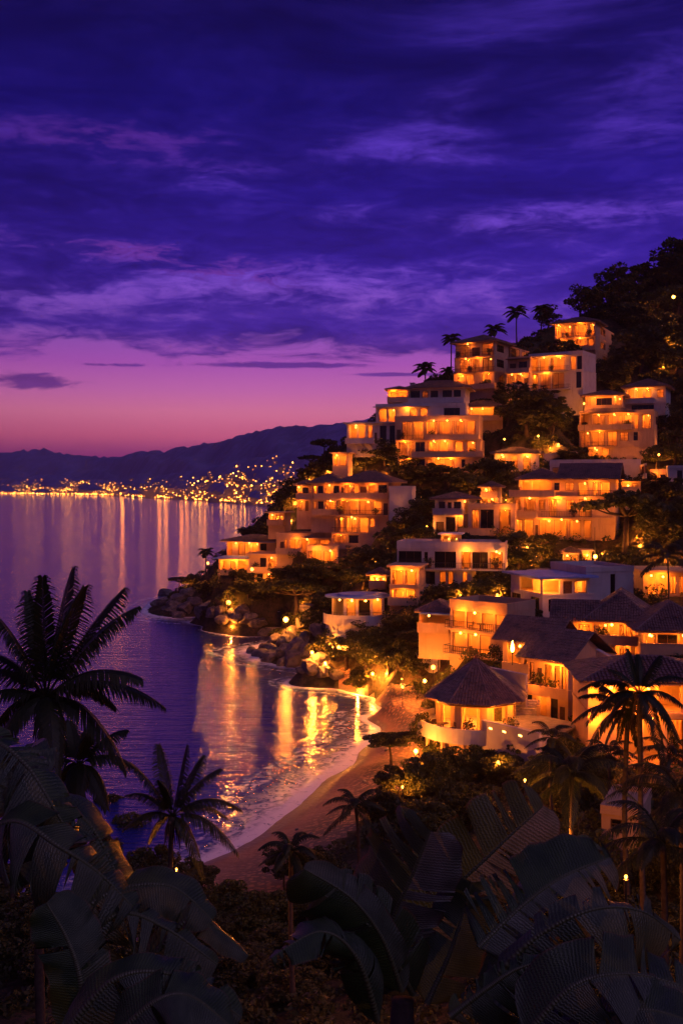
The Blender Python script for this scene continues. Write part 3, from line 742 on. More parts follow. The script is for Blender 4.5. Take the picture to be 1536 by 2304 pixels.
# ---- rounded villa with its flat canvas roof on the rocks
def round_villa():
    A = P(806, 1392, 150); root = thing('round_villa', 'low villa with curved white terrace and pale blue flat roof on the rocks', 'villa', A)
    k = 150/F
    w = MB(); R = 5.2; zc = 3.0; n = 28
    ring = lambda r, a0, a1, m: [(r*math.cos(a0+(a1-a0)*i/m), r*0.75*math.sin(a0+(a1-a0)*i/m)+2.2) for i in range(m+1)]
    def arc_wall(r, a0, a1, z0, z1, th, m=12, mi=0):
        o = ring(r, a0, a1, m); q = ring(r-th, a0, a1, m)
        for i in range(m):
            (x0,y0),(x1,y1),(x2,y2),(x3,y3) = o[i], o[i+1], q[i+1], q[i]
            vs = [(x,y,z) for z in (z0,z1) for x,y in ((x0,y0),(x1,y1),(x2,y2),(x3,y3))]
            w.add(vs, [(0,3,2,1),(4,5,6,7),(0,1,5,4),(2,3,7,6)] + ([(3,0,4,7)] if i == 0 else []) + ([(1,2,6,5)] if i == m-1 else []), mi)
    w.prism(ring(R, 0, 2*PI*(n-1)/n, n-1), -0.9, 0.0)
    w.prism(ring(R*0.93, 0, 2*PI*(n-1)/n, n-1), -4.5, -0.91, 0)
    arc_wall(R-0.01, PI, 2*PI, 0.002, 0.62, 0.18, 20)
    arc_wall(R-1.3, 0, PI, 0.002, 3.0, 0.2, 10)
    for x0, x1 in ((-2.2, -1.75), (-0.4, 0.0), (1.75, 2.1), (3.4, 3.7)): w.box(x0, x1, -0.2, 0.05, 0.002, 3.0)
    w.box(-2.2, 3.7, 1.9, 2.0, 0.002, 3.0, 1)
    w.build('wall', [M['white'], M['cream']], root)
    r = MB(); r.prism([(x*1.02, y) for x, y in ring(R*0.93, 0, 2*PI*(n-1)/n, n-1)], 3.02, 3.28); r.prism([(x*0.8+0.6, y*0.8+.5) for x, y in ring(R*0.9, 0, 2*PI*(n-1)/n, n-1)], 3.285, 3.5)
    r.build('roof', M['cloth'], root)
    T = lambda a, q, z: (a, -0.1+q, z)
    window(root, T, 0.02, 1.73, 0.02, 2.75, 'D'); window(root, T, -1.73, -0.42, 0.02, 2.75, 'L')
    q = MB()
    for i in range(26):
        a = PI + PI*(i+0.5)/26; x, y = (R-.1)*math.cos(a), (R-.1)*.75*math.sin(a)+2.2
        q.box(x-.02, x+.02, y-.02, y+.02, .62, 1.0)
    pts = [((R-.1)*math.cos(PI+PI*i/24), (R-.1)*.75*math.sin(PI+PI*i/24)+2.2, 1.02) for i in range(25)]; q.tube(pts, .03, 5)
    q.build('railing', M['metal'], root)
    for x, y, p in ((-1.1, 0.7, 190), (0.9, -0.8, 70), (2.7, 0.8, 160), (-2.9, 0.5, 60), (-1.1, -.9, 50)):
        point((x, y, 2.5), p*2, WARM, .1, root); link('ceiling_lamp', ceiling_lamp_mesh(), root, (x+.15, y, 2.72))
    W = lambda x, y, z: Vector((A.x+x, A.y+y, A.z+z))
    FOOT.append([W(x, y, -3.0) for x, y in ((-5,0),(5,0),(0,-2),(0,6),(0,2))]); HBOX.append((732, 1322, 878, 1402, 150))
round_villa()

# ---- round pavilion above the beach
def round_pavilion():
    d = 97.0; A = P(1070, 1628, d); root = thing('round_pavilion', 'round pavilion with pointed tiled roof and glowing openings above the beach', 'pavilion', A, math.radians(-8))
    n = 8; Rw, Re, H = 3.9, 4.95, 2.75
    ang = lambda i: -PI/2 + PI/n + 2*PI*i/n - 0.12
    pt = lambda i, r, z: (r*math.cos(ang(i)), r*math.sin(ang(i)), z)
    w = MB(); g = MB(); cur = MB()
    for i in range(n):
        a, b = Vector(pt(i, Rw, 0)), Vector(pt(i+1, Rw, 0)); e = (b-a); L = e.length; e.normalize(); inn = Vector((-e.y, e.x, 0))
        def quadbox(s0, s1, z0, z1, t0=0.0, t1=0.28, mi=0, mb=w):
            vs = [(a+e*s+inn*t+Vector((0,0,z))) for z in (z0,z1) for s,t in ((s0,t0),(s1,t0),(s1,t1),(s0,t1))]
            mb.add(vs, [(0,3,2,1),(4,5,6,7),(0,1,5,4),(1,2,6,5),(2,3,7,6),(3,0,4,7)], mi)
        if i in (3, 4): quadbox(0, L, 0, H)
        else:
            m = L*0.21; quadbox(0, m, 0, H); quadbox(L-m, L, 0, H); quadbox(m, L-m, 2.2, H)
            for s0, s1 in ((m+.03, m+.4), (L-m-.35, L-m-.03)):
                k = 5; vs = []
                for j in range(k+1):
                    q = a + e*(s0+(s1-s0)*j/k) + inn*(.36+.05*math.sin(j*2.2)); vs += [(q.x,q.y,.05),(q.x,q.y,2.25)]
                cur.add(vs, [(2*j,2*j+2,2*j+3,2*j+1) for j in range(k)])
        tile_face(g, pt(i, Re, H-.1), pt(i+1, Re, H-.1), (0,0,H+3.35), (0,0,H+3.35), 0.27, 0.03)
        g.tube([pt(i, Re, H-.04), (0,0,H+3.4)], .12, 6)
    w.prism([pt(i, Rw-.3, 0)[:2] for i in range(n)], H-.14, H-.02)
    w.build('wall', [M['ochre'], M['cream']], root); cur.build('curtain', M['curtain'], root)
    ro = g.build('roof', M['tile'], root)
    s = MB(); s.prism([pt(i, Re-.12, 0)[:2] for i in range(n)], H-.26, H-.145); s.build('eaves', M['wood'], ro)
    f = MB(); f.lathe([(.16, 3.2), (.22, 3.35), (.1, 3.5), (.14, 3.62), (.02, 3.85)], 8, (0,0,H)); f.build('finial', M['pot'], ro)
    # terrace: curved white parapet over a round base
    t = MB(); m = 26
    arc = lambda r, a0, a1, z: [(r*math.cos(a0+(a1-a0)*i/m), r*math.sin(a0+(a1-a0)*i/m), z) for i in range(m+1)]
    t.prism([p[:2] for p in arc(5.4, 0, 2*PI*m/(m+1), 0)], -0.35, -0.004)
    t.build('terrace', M['slab'], root)
    t = MB()
    o, q = arc(5.5, -PI*1.22, -PI*0.36, 0), arc(5.3, -PI*1.22, -PI*0.36, 0)
    for i in range(m):
        vs = [(x,y,z) for z in (-.75,.62) for x,y,_ in (o[i],o[i+1],q[i+1],q[i])]
        t.add(vs, [(0,3,2,1),(4,5,6,7),(0,1,5,4),(2,3,7,6),(3,0,4,7),(1,2,6,5)])
    t.build('parapet', M['white'], root)
    b = MB(); b.prism([p[:2] for p in arc(4.7, 0, 2*PI*m/(m+1), 0)], -4.6, -0.36)
    for k in range(7):
        a = -PI*1.1 + k*0.42; b.tube([(5.1*math.cos(a), 5.1*math.sin(a), -4.6), (5.1*math.cos(a), 5.1*math.sin(a), -.76)], .2, 10)
    bo = b.build('base', M['cream'], root)
    x = MB(); a = -PI*0.46; c, s_ = math.cos(a), math.sin(a)
    for z0, z1, r in ((-3.4, -1.25, 4.76),):
        x.add([(r*c+s_*.6, r*s_-c*.6, z0), (r*c-s_*.6, r*s_+c*.6, z0), (r*c-s_*.6, r*s_+c*.6, z1), (r*c+s_*.6, r*s_-c*.6, z1)], [(0,1,2,3)])
    x.build('door', M['wood'], bo)
    for px, py, pw in ((0, 0, 420), (-1.6, -1.5, 90), (1.5, -1.6, 110), (-1.9, 0.9, 80), (1.9, .8, 60)):
        point((px, py, 2.15), pw*4, WARM, .14, root); link('ceiling_lamp', ceiling_lamp_mesh(), root, (px+.25, py, 2.35))
    for a, pw in ((-2.5, 110), (-1.2, 90), (-3.3, 80), (-.6, 60)): point((4.7*math.cos(a), 4.7*math.sin(a), 2.15), pw*4, WARM, .08, root)
    W = lambda x, y, z: Vector((A.x+x, A.y+y, A.z+z))
    FOOT.append([W(x, y, -3.2) for x, y in ((-5.5,0),(5.5,0),(0,-5.5),(0,5.5),(0,0))]); HBOX.append((955, 1470, 1210, 1705, 97))
round_pavilion()

def wall_run(name, label, p0, p1, z1, h, th=0.3, mat='white', cap=True, extra=None):
    """a straight free standing wall from p0 to p1 (world), its top at heights z1[0], z1[1]"""
    p0, p1 = Vector(p0), Vector(p1); e = Vector((p1.x-p0.x, p1.y-p0.y, 0)); L = e.length; a = math.atan2(e.y, e.x)
    o = thing(name, label, 'wall', (p0.x, p0.y, 0), a)
    m = MB(); m.add([(0,0,z1[0]-h),(L,0,z1[1]-h),(L,th,z1[1]-h),(0,th,z1[0]-h),(0,0,z1[0]),(L,0,z1[1]),(L,th,z1[1]),(0,th,z1[0])],
          [(0,3,2,1),(4,5,6,7),(0,1,5,4),(1,2,6,5),(2,3,7,6),(3,0,4,7)])
    m.build('masonry', M[mat], o)
    if cap:
        c = MB(); c.add([(-.05,-.06,z1[0]+.002),(L+.05,-.06,z1[1]+.002),(L+.05,th+.06,z1[1]+.002),(-.05,th+.06,z1[0]+.002),(-.05,-.06,z1[0]+.08),(L+.05,-.06,z1[1]+.08),(L+.05,th+.06,z1[1]+.08),(-.05,th+.06,z1[0]+.08)],
          [(0,3,2,1),(4,5,6,7),(0,1,5,4),(1,2,6,5),(2,3,7,6),(3,0,4,7)]); c.build('coping', M[mat], o)
    return o, L
# blue white terrace wall in front of the pavilion, with three small lights let into it
p0, p1 = P(1084, 1622, 92.0), P(1212, 1652, 85)
o, L = wall_run('terrace_wall', 'bluish white terrace wall with three small slot lights beside the round pavilion', p0, p1, (p0.z, p1.z), 4.2)
for t in (0.13, 0.38, 0.66):
    zz = p0.z + (p1.z-p0.z)*t - 0.55; m = MB(); m.box(L*t, L*t+0.42, -0.03, 0.02, zz, zz+.13); m.build('slot_light', M['bulb'], o)
q = MB(); q.prism([(p0.x+.3,p0.y+.5),(p1.x,p1.y+.5),(p1.x+5.5,p1.y+9),(p0.x+5.2,p0.y+7)], p1.z-1.4, p1.z-1.2); tag(q.build('terrace', M['slab']), 'dark paved terrace behind the bluish white terrace wall', 'terrace')
FOOT.append([Vector((p.x, p.y, p.z-3.6)) for p in (p0, p1)] + [Vector((p.x+4, p.y+5, p.z-2.6)) for p in (p0, p1)])
# lit steps between the pavilion and the gabled house
A = P(1182, 1612, 97.5)
st = MB()
for i in range(7): st.box(-1.0, 1.0, i*0.32, i*0.32+0.5, i*0.19-1.5, i*0.19)
o = thing('garden_steps', 'brightly lit curved steps climbing between round pavilion and gabled tile house', 'steps', A, math.radians(-12))
st.build('steps', M['stone'], o)
w = MB(); w.box(-1.25, -1.02, -.1, 2.5, -1.5, 1.1); w.build('side_wall', M['cream'], o); w = MB(); w.box(1.02, 1.25, -.1, 2.5, -1.5, 1.1); w.build('side_wall', M['cream'], o)
point((0.0, -0.3, 2.2), 260, WARM, .1, o); point((0.2, 2.4, 3.0), 240, WARM, .1, o)
# retaining walls
for lab, a, b, h, mt in (
    ('long low white parapet wall under the torchlit porch behind the pavilion roof', P(1095, 1502, 101), P(1182, 1520, 98), 3.0, 'white'),
    ('stepped white balustrade wall running down right of the gabled house', P(1340, 1462, 101), P(1412, 1502, 94), 3.0, 'white'),
    ('orange lit garden wall climbing the slope below the right cascade', P(1222, 1022, 205), P(1300, 1012, 209), 1.6, 'cream'),
    ('pale retaining wall under the yellow glass garden pavilion', P(1188, 1283, 152), P(1262, 1276, 156), 1.6, 'stone'),
    ('terrace retaining wall on the slope left of the pavilion roof, by a globe lamp', P(905, 1462, 139), P(985, 1480, 130), 2.2, 'stone')):
    wall_run('garden_wall', lab, a, b, (a.z, b.z), h, .3, mt)
    FOOT.append([Vector((p.x, p.y, p.z-h+.8)) for p in (a, b)])
# stone columns with a lit platform on the inner shore
A = S(625, 1420, 0.8)
o = thing('shore_shrine', 'lit stone platform with short columns on the rocks of the inner shore', 'platform', A)
b = MB(); b.box(-2.6, 2.6, -1, 2.5, -1.5, 0.5); b.box(-2.3, 2.3, -.8, 2.3, .5, .85); b.build('platform', M['stone'], o)
b = MB()
for x, h in ((-2.0, 1.2), (-.9, 2.3), (0.2, 2.9), (1.1, 2.2), (2.0, 1.6)): b.lathe([(.3,.85),(.22,1.0),(.2,.85+h-.2),(.32,.85+h-.1),(.32,.85+h),(0,.85+h)], 10, (x, .6, 0))
b.build('column', M['stone'], o)
FOOT.append([A + Vector((x, y, -.3)) for x, y in ((-2.5,-1),(2.5,-1),(0,2.5))])
# ------------------------------------------------------------------ ground
ctrl = []
def cp(v, z=None): ctrl.append((v[0], v[1], v[2] if z is None else z))
shore_px = [(440,1945),(560,1893),(640,1835),(720,1765),(800,1715),(845,1660),(832,1610),(800,1560),(762,1532),(700,1524),(620,1494),(566,1468),
            (600,1432),(585,1412),(560,1398),(480,1393),(400,1389),(346,1362)]
SH = [S(x, y) for x, y in shore_px]
for p in SH: cp(p)
for x, y in ((-44,262),(-34,285),(-16,318),(8,350),(30,390),(80,430)): cp((x,y,0)); cp((x-22,y+8,-6))
for i, p in enumerate(SH):      # sea floor on the water side
    q = Vector((p.x-12, p.y+2, 0)) if i < 12 else Vector((p.x-9, p.y-9, 0)); cp(q, -2.6)
for x, y in ((-60,150),(-40,120),(-50,190),(-100,120),(-120,260),(-70,320),(-30,140),(-80,200),(-40,205)): cp((x,y,-7))
for px, py, z in ((300,2010,0),(100,2060,0),(-250,2110,0)): cp(S(px,py,z)); q = S(px,py,z); cp((q.x, q.y+10, -2.5))
for px, py, z in ((960,1560,2.4),(900,1760,2.3),(560,2010,2.2),(700,1930,2.3),(800,1840,2.3),(930,1650,2.4),(870,1548,1.2),(640,1960,1.6),(400,2040,2.0),(850,1570,.5),(880,1570,1.2),(920,1575,1.9),(855,1600,.6),(880,1610,1.2),(920,1620,1.9),(868,1640,.6),(890,1650,1.2),(860,1690,1.0),(830,1720,.8),(780,1780,.9),(700,1850,1.0),(600,1915,1.0)): cp(S(px,py,z))
for px, py, d in ((650,1458,166),(720,1490,158),(700,1440,172),(400,1340,243),(450,1302,240),(500,1290,232),(480,1372,224),(560,1370,220),(520,1345,226),(620,1375,205),
                  (760,1500,152),(840,1500,146),(780,1450,156),(900,1490,138),(960,1490,127),(700,1400,180)): cp(P(px,py,d))
for x, y, z in ((0,0,25.6),(0,-20,27),(-15,0,25),(15,0,25.6),(-40,0,26),(40,0,28),(0,8,20.5),(-9,8,20),(9,8,21),(0,16,15.6),(-16,16,15),(16,16,16.5),(0,28,10),(-22,28,8.5),(22,28,12.5),
                (0,42,6),(-22,42,4.6),(22,42,10.5),(36,45,13),(0,55,3.2),(15,58,6),(26,70,6),(42,72,9),(60,60,16),(-45,30,10),(-60,15,20),(60,30,22),(14,50,7.5)): cp((x,y,z))
for px, py, d in ((1700,480,310),(1536,600,305),(1440,645,292),(1370,675,285),(1300,715,277),(1240,735,271),(1170,775,266),(1100,790,262),(1000,840,255),(900,900,250),(830,955,246),(760,1010,243),
                  (700,1055,240),(640,1110,238),(590,1165,236),(540,1210,238),(480,1268,239)):
    p = P(px,py,d); cp(p); cp((p.x+22, p.y+52, p.z*0.55-6)); cp((p.x+8, p.y+16, p.z-2.0))
for px, py, d in ((1560,800,262),(1470,820,250),(1430,900,238),(1520,720,280),(1600,960,232),(1250,1000,212),(1150,960,216),(1110,1010,208),(1000,1110,196),(960,1180,184),(1080,1100,190),
                  (820,1290,180),(780,1330,168),(660,1350,190),(900,1250,172),(1200,1280,158),(1420,1240,160),(1520,1220,160),(1560,1120,185),(1240,1340,138),(1100,1350,140),(1000,1360,140),(860,1430,142),(930,1420,134)):
    cp(P(px,py,d))
for f in FOOT:
    for p in f: cp(p)
cp((130,300,95)); cp((130,200,70)); cp((110,140,42)); cp((100,90,26)); cp((160,400,60)); cp((60,420,-5)); cp((0,460,-12)); cp((130,460,-2))
K = np.array(ctrl); 
_, ui = np.unique(np.round(K[:, :2], 1), axis=0, return_index=True); K = K[ui]
def _ker(a, b): return -np.sqrt(((a[:, None, :]-b[None, :, :])**2).sum(-1) + 9.0)
LAM = 0.25; nk = len(K); Am = np.zeros((nk+3, nk+3)); Am[:nk,:nk] = _ker(K[:,:2], K[:,:2]) + np.eye(nk)*LAM
Am[:nk,nk] = 1; Am[:nk,nk+1:] = K[:,:2]; Am[nk:,:nk] = Am[:nk,nk:].T
Wt = np.linalg.solve(Am, np.concatenate([K[:,2], [0,0,0]]))
def ground_raw(xy):
    xy = np.asarray(xy, float).reshape(-1, 2); out = np.empty(len(xy))
    for i in range(0, len(xy), 20000):
        q = xy[i:i+20000]; out[i:i+20000] = _ker(q, K[:,:2]) @ Wt[:nk] + Wt[nk] + q @ Wt[nk+1:]
    return out
def poly_in(x, y, poly):
    ins = np.zeros(len(x), bool); n = len(poly)
    for i in range(n):
        x0, y0 = poly[i]; x1, y1 = poly[(i+1) % n]
        c = ((y0 > y) != (y1 > y)) & (x < (x1-x0)*(y-y0)/(y1-y0+1e-12) + x0); ins ^= c
    return ins
BEACH = [(S(px, py, z).x, S(px, py, z).y) for px, py, z in ((470,2045,2.4),(600,2040,2.4),(720,1945,2.4),(830,1850,2.4),(930,1760,2.4),(968,1650,2.4),(972,1560,2.4),(940,1546,2.3),(860,1542,2),(762,1526,0),
         (745,1545,-.5),(790,1600,-1),(800,1650,-1),(700,1730,-1),(560,1850,-1),(400,1962,-1),(340,1990,-.5),(360,2060,2.2))]
def poly_dist(xy, poly):
    """distance to the polygon, 0 inside"""
    d = np.full(len(xy), 1e9); n = len(poly)
    for i in range(n):
        a, b = np.array(poly[i]), np.array(poly[(i+1) % n]); e = b-a
        t = np.clip(((xy-a) @ e)/(e @ e + 1e-9), 0, 1); d = np.minimum(d, np.hypot(*(xy - a - t[:,None]*e).T))
    return np.where(poly_in(xy[:,0], xy[:,1], poly), 0, d)
def pads(xy, z):
    """houses stand on level ground: nothing rises above their floor"""
    for (ax, ay, c, s, b0, b1, y0, y1, zp, _) in PADS:
        dx, dy = xy[:,0]-ax, xy[:,1]-ay; u, v = dx*c+dy*s, -dx*s+dy*c
        ou = np.maximum(np.maximum(b0-u, u-b1), 0); ov = np.maximum(np.maximum(y0-1.2-v, v-y1+0.4), 0)
        z = np.minimum(z, zp + 1.15*np.hypot(ou, ov))
    m = (xy[:,0] > -40) & (xy[:,0] < 40) & (xy[:,1] > 50) & (xy[:,1] < 170)
    if m.any():
        q = xy[m]; z[m] = np.minimum(z[m], 2.5 + 1.5*poly_dist(q, BEACH))
    return z
def ground(xy):
    xy = np.asarray(xy, float).reshape(-1, 2); return pads(xy, ground_raw(xy))
def gz(x, y): return float(ground([(x, y)])[0])
def hit(px, py, d0=3.0, d1=340.0):
    """where the line of sight through a photo pixel meets the ground"""
    d = np.arange(d0, d1, 0.75); x = (px-CX)*d/F; z = CAMH - (py-HY)*d/F
    g = ground(np.stack([x, d], 1)); k = np.nonzero(g > z)[0]
    if len(k) == 0: return None
    i = k[0]; return Vector((x[i], d[i], g[i]))

def near_noise(x, y):
    return (np.sin(x*0.9+1.3*np.sin(y*0.55))*np.cos(y*0.8+np.sin(x*0.7)) + 0.5*np.sin(x*2.1+y*1.7)*np.sin(y*2.3-x*0.6))
gx = np.arange(-150, 170.1, 0.8); gy = np.arange(-30, 440.1, 0.8)
X, Y = np.meshgrid(gx, gy); xy = np.stack([X.ravel(), Y.ravel()], 1)
Z = ground(xy)
sand = poly_in(xy[:,0], xy[:,1], BEACH) & (Z < 3.0)
Zr = np.where(sand, Z + 0.03*near_noise(xy[:,0], xy[:,1]), Z + np.where(Z > 0.5, 0.22, 0.1)*near_noise(xy[:,0], xy[:,1]))
nx, ny = len(gx), len(gy)
idx = (np.arange(ny-1)[:,None]*nx + np.arange(nx-1)[None,:]).ravel()
Q = np.stack([idx, idx+1, idx+nx+1, idx+nx], 1)
V = np.stack([xy[:,0], xy[:,1], Zr], 1)
qs = sand[Q].all(1); keep = (Z[Q] > -4).any(1)
def sub(q):
    u, inv = np.unique(q, return_inverse=True); return V[u], inv.reshape(q.shape)
for nm, msk, m in (('beach', qs & keep, M['sand']), ('hillside', ~qs & keep, M['soil'])):
    v, q = sub(Q[msk]); tag(link(nm, np_mesh(nm, v, q, m, True)), kind='structure')

# ------------------------------------------------------------------ sea
def mat_sea():
    t = mk('sea_water'); g = t.n('ShaderNodeNewGeometry').outputs['Position']
    at = t.n('ShaderNodeAttribute', attribute_name='depth').outputs['Fac']
    n1 = t.noise(t.mapping(g, (0.13, 0.62, 1)), 1.0, 5, 0.6, 0.2)
    n2 = t.noise(t.mapping(g, (0.6, 2.3, 1), (3, 7, 0)), 1.0, 4, 0.6, 0.2)
    n3 = t.noise(t.mapping(g, (0.02, 0.045, 1)), 1.0, 3, 0.5)
    h = t.math('ADD', n1, t.math('MULTIPLY', n2, 0.3))
    h = t.math('ADD', h, t.math('MULTIPLY', n3, 0.7))
    # foam: broken lines where the water runs out on the sand
    fn = t.noise(t.mapping(g, (0.9, 0.9, 1)), 1.0, 6, 0.7, 1.2); fb = t.noise(t.mapping(g, (0.12, 0.12, 1)), 1.0, 3, 0.5)
    s = t.math('ADD', at, t.math('MULTIPLY', t.math('SUBTRACT', fb, 0.5), 0.55))
    edge = t.math('MULTIPLY', t.sstep(s, -1.5, -0.2), t.sstep(fn, 0.40, 0.58))
    edge = t.math('MAXIMUM', edge, t.math('MULTIPLY', t.sstep(s, -0.75, -0.25), t.sstep(fn, 0.26, 0.46)))
    line = t.math('MULTIPLY', t.math('MULTIPLY', t.sstep(s, -1.9, -1.6), t.sstep(s, -1.25, -1.45)), t.sstep(fn, 0.48, 0.62))
    foam = t.math('MAXIMUM', edge, t.math('MULTIPLY', line, 0.7), clamp=True)
    shal = t.sstep(at, -2.6, -0.2)
    col = t.mix(shal, (0.008, 0.022, 0.2, 1), (0.03, 0.09, 0.2, 1))
    w = principled(t, col, 0.06, t.bump(h, 1.0, 0.22), 0.5); w.inputs['IOR'].default_value = 1.75
    f = principled(t, (0.85, 0.82, 0.84, 1), 0.8, t.bump(fn, 0.6, 0.1), 0.2)
    m = t.n('ShaderNodeMixShader'); t.put(m.inputs[0], foam); t.put(m.inputs[1], w.outputs[0]); t.put(m.inputs[2], f.outputs[0])
    return t.out(m.outputs[0])

sx = np.arange(-120, 41, 1.0); sy = np.arange(52, 301, 1.0)
X, Y = np.meshgrid(sx, sy); v = np.stack([X.ravel(), Y.ravel(), np.zeros(X.size)], 1); dep = ground(v[:, :2])
nx = len(sx); idx = (np.arange(len(sy)-1)[:,None]*nx + np.arange(nx-1)[None,:]).ravel()
q = np.stack([idx, idx+1, idx+nx+1, idx+nx], 1)
B = 26000.0; x0, x1, y0, y1 = -120, 40, 52, 300
ring = np.array([(-B,-400,0),(B,-400,0),(B,B,0),(-B,B,0),(x0,y0,0),(x1,y0,0),(x1,y1,0),(x0,y1,0)], float)
n0 = len(v); v = np.concatenate([v, ring]); dep = np.concatenate([dep, np.full(8, -8.0)])
rq = np.array([(0,1,5,4),(1,2,6,5),(2,3,7,6),(3,0,4,7)]) + n0
me = np_mesh('sea', v, np.concatenate([q, rq]), mat_sea())
a = me.attributes.new('depth', 'FLOAT', 'POINT'); a.data.foreach_set('value', dep.astype(np.float32))
tag(link('sea', me), kind='structure')

# ------------------------------------------------------------------ far coast, hills and mountains
def interp(x, tab): return np.interp(x, [p[0] for p in tab], [p[1] for p in tab])
shoreY = [(-900,1109),(-300,1110),(0,1111.5),(120,1113),(230,1115),(330,1120.5),(460,1128),(620,1140),(760,1152),(1000,1170)]
ridgeY = [(-900,1030),(-300,1022),(0,1018),(60,1014),(95,1011),(140,1018),(200,1027),(260,1027),(310,1018),(345,1013),(372,1013),(395,1003),(425,1006),(455,995),(480,998),(520,986),(565,974),(600,965),(640,958),(690,960),(740,954),(790,950),(860,935),(1000,915)]
lowY = [(-900,1090),(0,1078),(120,1068),(250,1082),(330,1076),(420,1062),(520,1040),(620,1022),(700,1015),(1000,1000)]
def far_strip(name, pxs, d_near, d_far, top, base_z, rows, rough, mat, seed):
    g = np.random.default_rng(seed); V = []
    for px in pxs:
        dn, df = d_near(px), d_far(px); zt = CAMH - (top(px)-HY)*df/F
        for j in range(rows+1):
            t = j/rows; d = dn + (df-dn)*t
            z = base_z + (zt-base_z)*(t**1.35)
            z += rough*df/4000*math.sin(px*0.045+t*5+seed)*math.sin(px*0.021-t*7)*t*(1-t)*3 + g.normal(0, rough*0.10*df/4000)*min(1, t*3)
            V.append(((px-CX)*d/F, d, z))
        d = df*1.12; V.append(((px-CX)*d/F, d, base_z + (zt-base_z)*0.7))
    r = rows+2; Qs = []
    for i in range(len(pxs)-1):
        for j in range(r-1): Qs.append((i*r+j, (i+1)*r+j, (i+1)*r+j+1, i*r+j+1))
    return tag(link(name, np_mesh(name, V, Qs, mat, True)), kind='structure')
dsh = lambda px: CAMH*F/(float(interp(px, shoreY))-HY)
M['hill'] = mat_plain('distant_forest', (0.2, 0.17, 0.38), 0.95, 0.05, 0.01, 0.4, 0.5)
pxs = list(range(-900, 1001, 9))
dlow = lambda px: dsh(px)*1.18 + 500
zl = lambda px: float(interp(px, lowY))
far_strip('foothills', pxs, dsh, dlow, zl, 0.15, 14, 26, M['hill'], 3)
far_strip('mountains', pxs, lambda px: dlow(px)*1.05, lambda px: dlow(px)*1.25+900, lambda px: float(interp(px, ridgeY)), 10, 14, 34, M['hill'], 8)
def far_ground(px, t):
    dn, df = dsh(px), dlow(px); d = dn+(df-dn)*t; zt = CAMH-(zl(px)-HY)*df/F
    return Vector(((px-CX)*d/F, d, 0.15+(zt-0.15)*t**1.35))
# town on the far shore: many small lit blocks and lights that read as one mass
tl, tb = MB(), MB()
OCT = [(1,0,0),(0,1,0),(-1,0,0),(0,-1,0),(0,0,1),(0,0,-1)]
OF = [(0,1,4),(1,2,4),(2,3,4),(3,0,4),(1,0,5),(2,1,5),(3,2,5),(0,3,5)]
def light_ball(mb, p, r, mi): mb.add([(p.x+r*a, p.y+r*b, p.z+r*c) for a,b,c in OCT], OF, mi)
for i in range(3800):
    px = rnd.uniform(-60, 720); 
    t = abs(rnd.gauss(0, 0.27 if px > 260 else 0.36)) + 0.005
    if rnd.random() < 0.06: t += 0.35
    if t > 0.95 or (px < 260 and t > 0.85): continue
    dens = 0.55 + 0.45*math.sin(px*0.03+2)*math.sin(px*0.011)
    if rnd.random() > 0.45 + dens*0.55: continue
    p = far_ground(px, t); k = p.y/3000
    r = rnd.choice((0.8, 0.8, 1.0, 1.3, 1.7))*k**0.8
    light_ball(tl, p + Vector((0,0,2.5+r)), r, rnd.choice((0,0,0,1,1,2)))
    if rnd.random() < 0.6:
        w, h = rnd.uniform(5,11)*k**.6, rnd.uniform(4,9)*k**.6
        q = p + Vector((rnd.uniform(-8,8), 8*k, 0)); tb.box(q.x-w, q.x+w, q.y, q.y+8, q.z-4, q.z+h)
mw = [mat_emit('town_light_amber', (1.0, 0.26, 0.02), 8, 'NONE'), mat_emit('town_light_gold', (1.0, 0.33, 0.035), 15, 'NONE'), mat_emit('town_light_bright', (1.0, 0.34, 0.04), 36, 'NONE')]
for i in range(300):
    px = rnd.uniform(-60, 640); p = far_ground(px, rnd.uniform(.002, .02)); k = p.y/3000
    light_ball(tl, p + Vector((0,0,rnd.uniform(3, 6))), rnd.choice((.9, 1.2, 1.6))*k**.8, rnd.choice((0, 1, 1, 2)))
tag(tl.build('town_lights', mw), 'mass of small amber lights of the town across the bay', 'town lights', kind='stuff')
tag(tb.build('town_buildings', M['cream']), 'mass of low pale buildings of the town across the bay', 'town', kind='stuff')
# promenade lamps along the far waterfront
SHORE_LAMP = mat_emit('promenade_globe', (1.0, 0.30, 0.03), 10, 'FRONT')
def shore_lamp_mesh(R):
    m = MB(); m.tube([(0,0,-3),(0,0,7)], .25, 6, 0)
    m.lathe([(0,7+2*R),(.7*R,7+1.7*R),(R,7+R),(.7*R,7+.3*R),(0,7)], 8, (0,0,0), 1); return m.mesh('promenade_lamp', [M['metal'], SHORE_LAMP])
SL = [(272,1.3),(240,.3),(318,.2),(355,.5),(370,.35),(405,.9),(418,.5),(455,.4),(470,.25),(500,.2),(520,.25),(541,.25),(560,.2),(583,.25),(600,.2),(612,.2),(150,.12),(60,.12),(20,.12),(190,.15),(255,.3),(290,.25),(383,.3),(436,.2)]
SL.sort()
ORD = ['leftmost','second from the left','third from the left','fourth from the left','fifth from the left','sixth from the left','seventh from the left','eighth from the left','ninth from the left','tenth from the left',
       'eleventh from the left','twelfth from the left','thirteenth from the left','fourteenth from the left','fifteenth from the left','sixteenth from the left','seventeenth from the left','eighteenth from the left','nineteenth from the left','twentieth from the left']
def ordn(i, n):
    if i < n/2: return ORD[i]
    k = n-1-i
    return 'rightmost' if k == 0 else ORD[k].replace('left', 'right')
meshes = {}
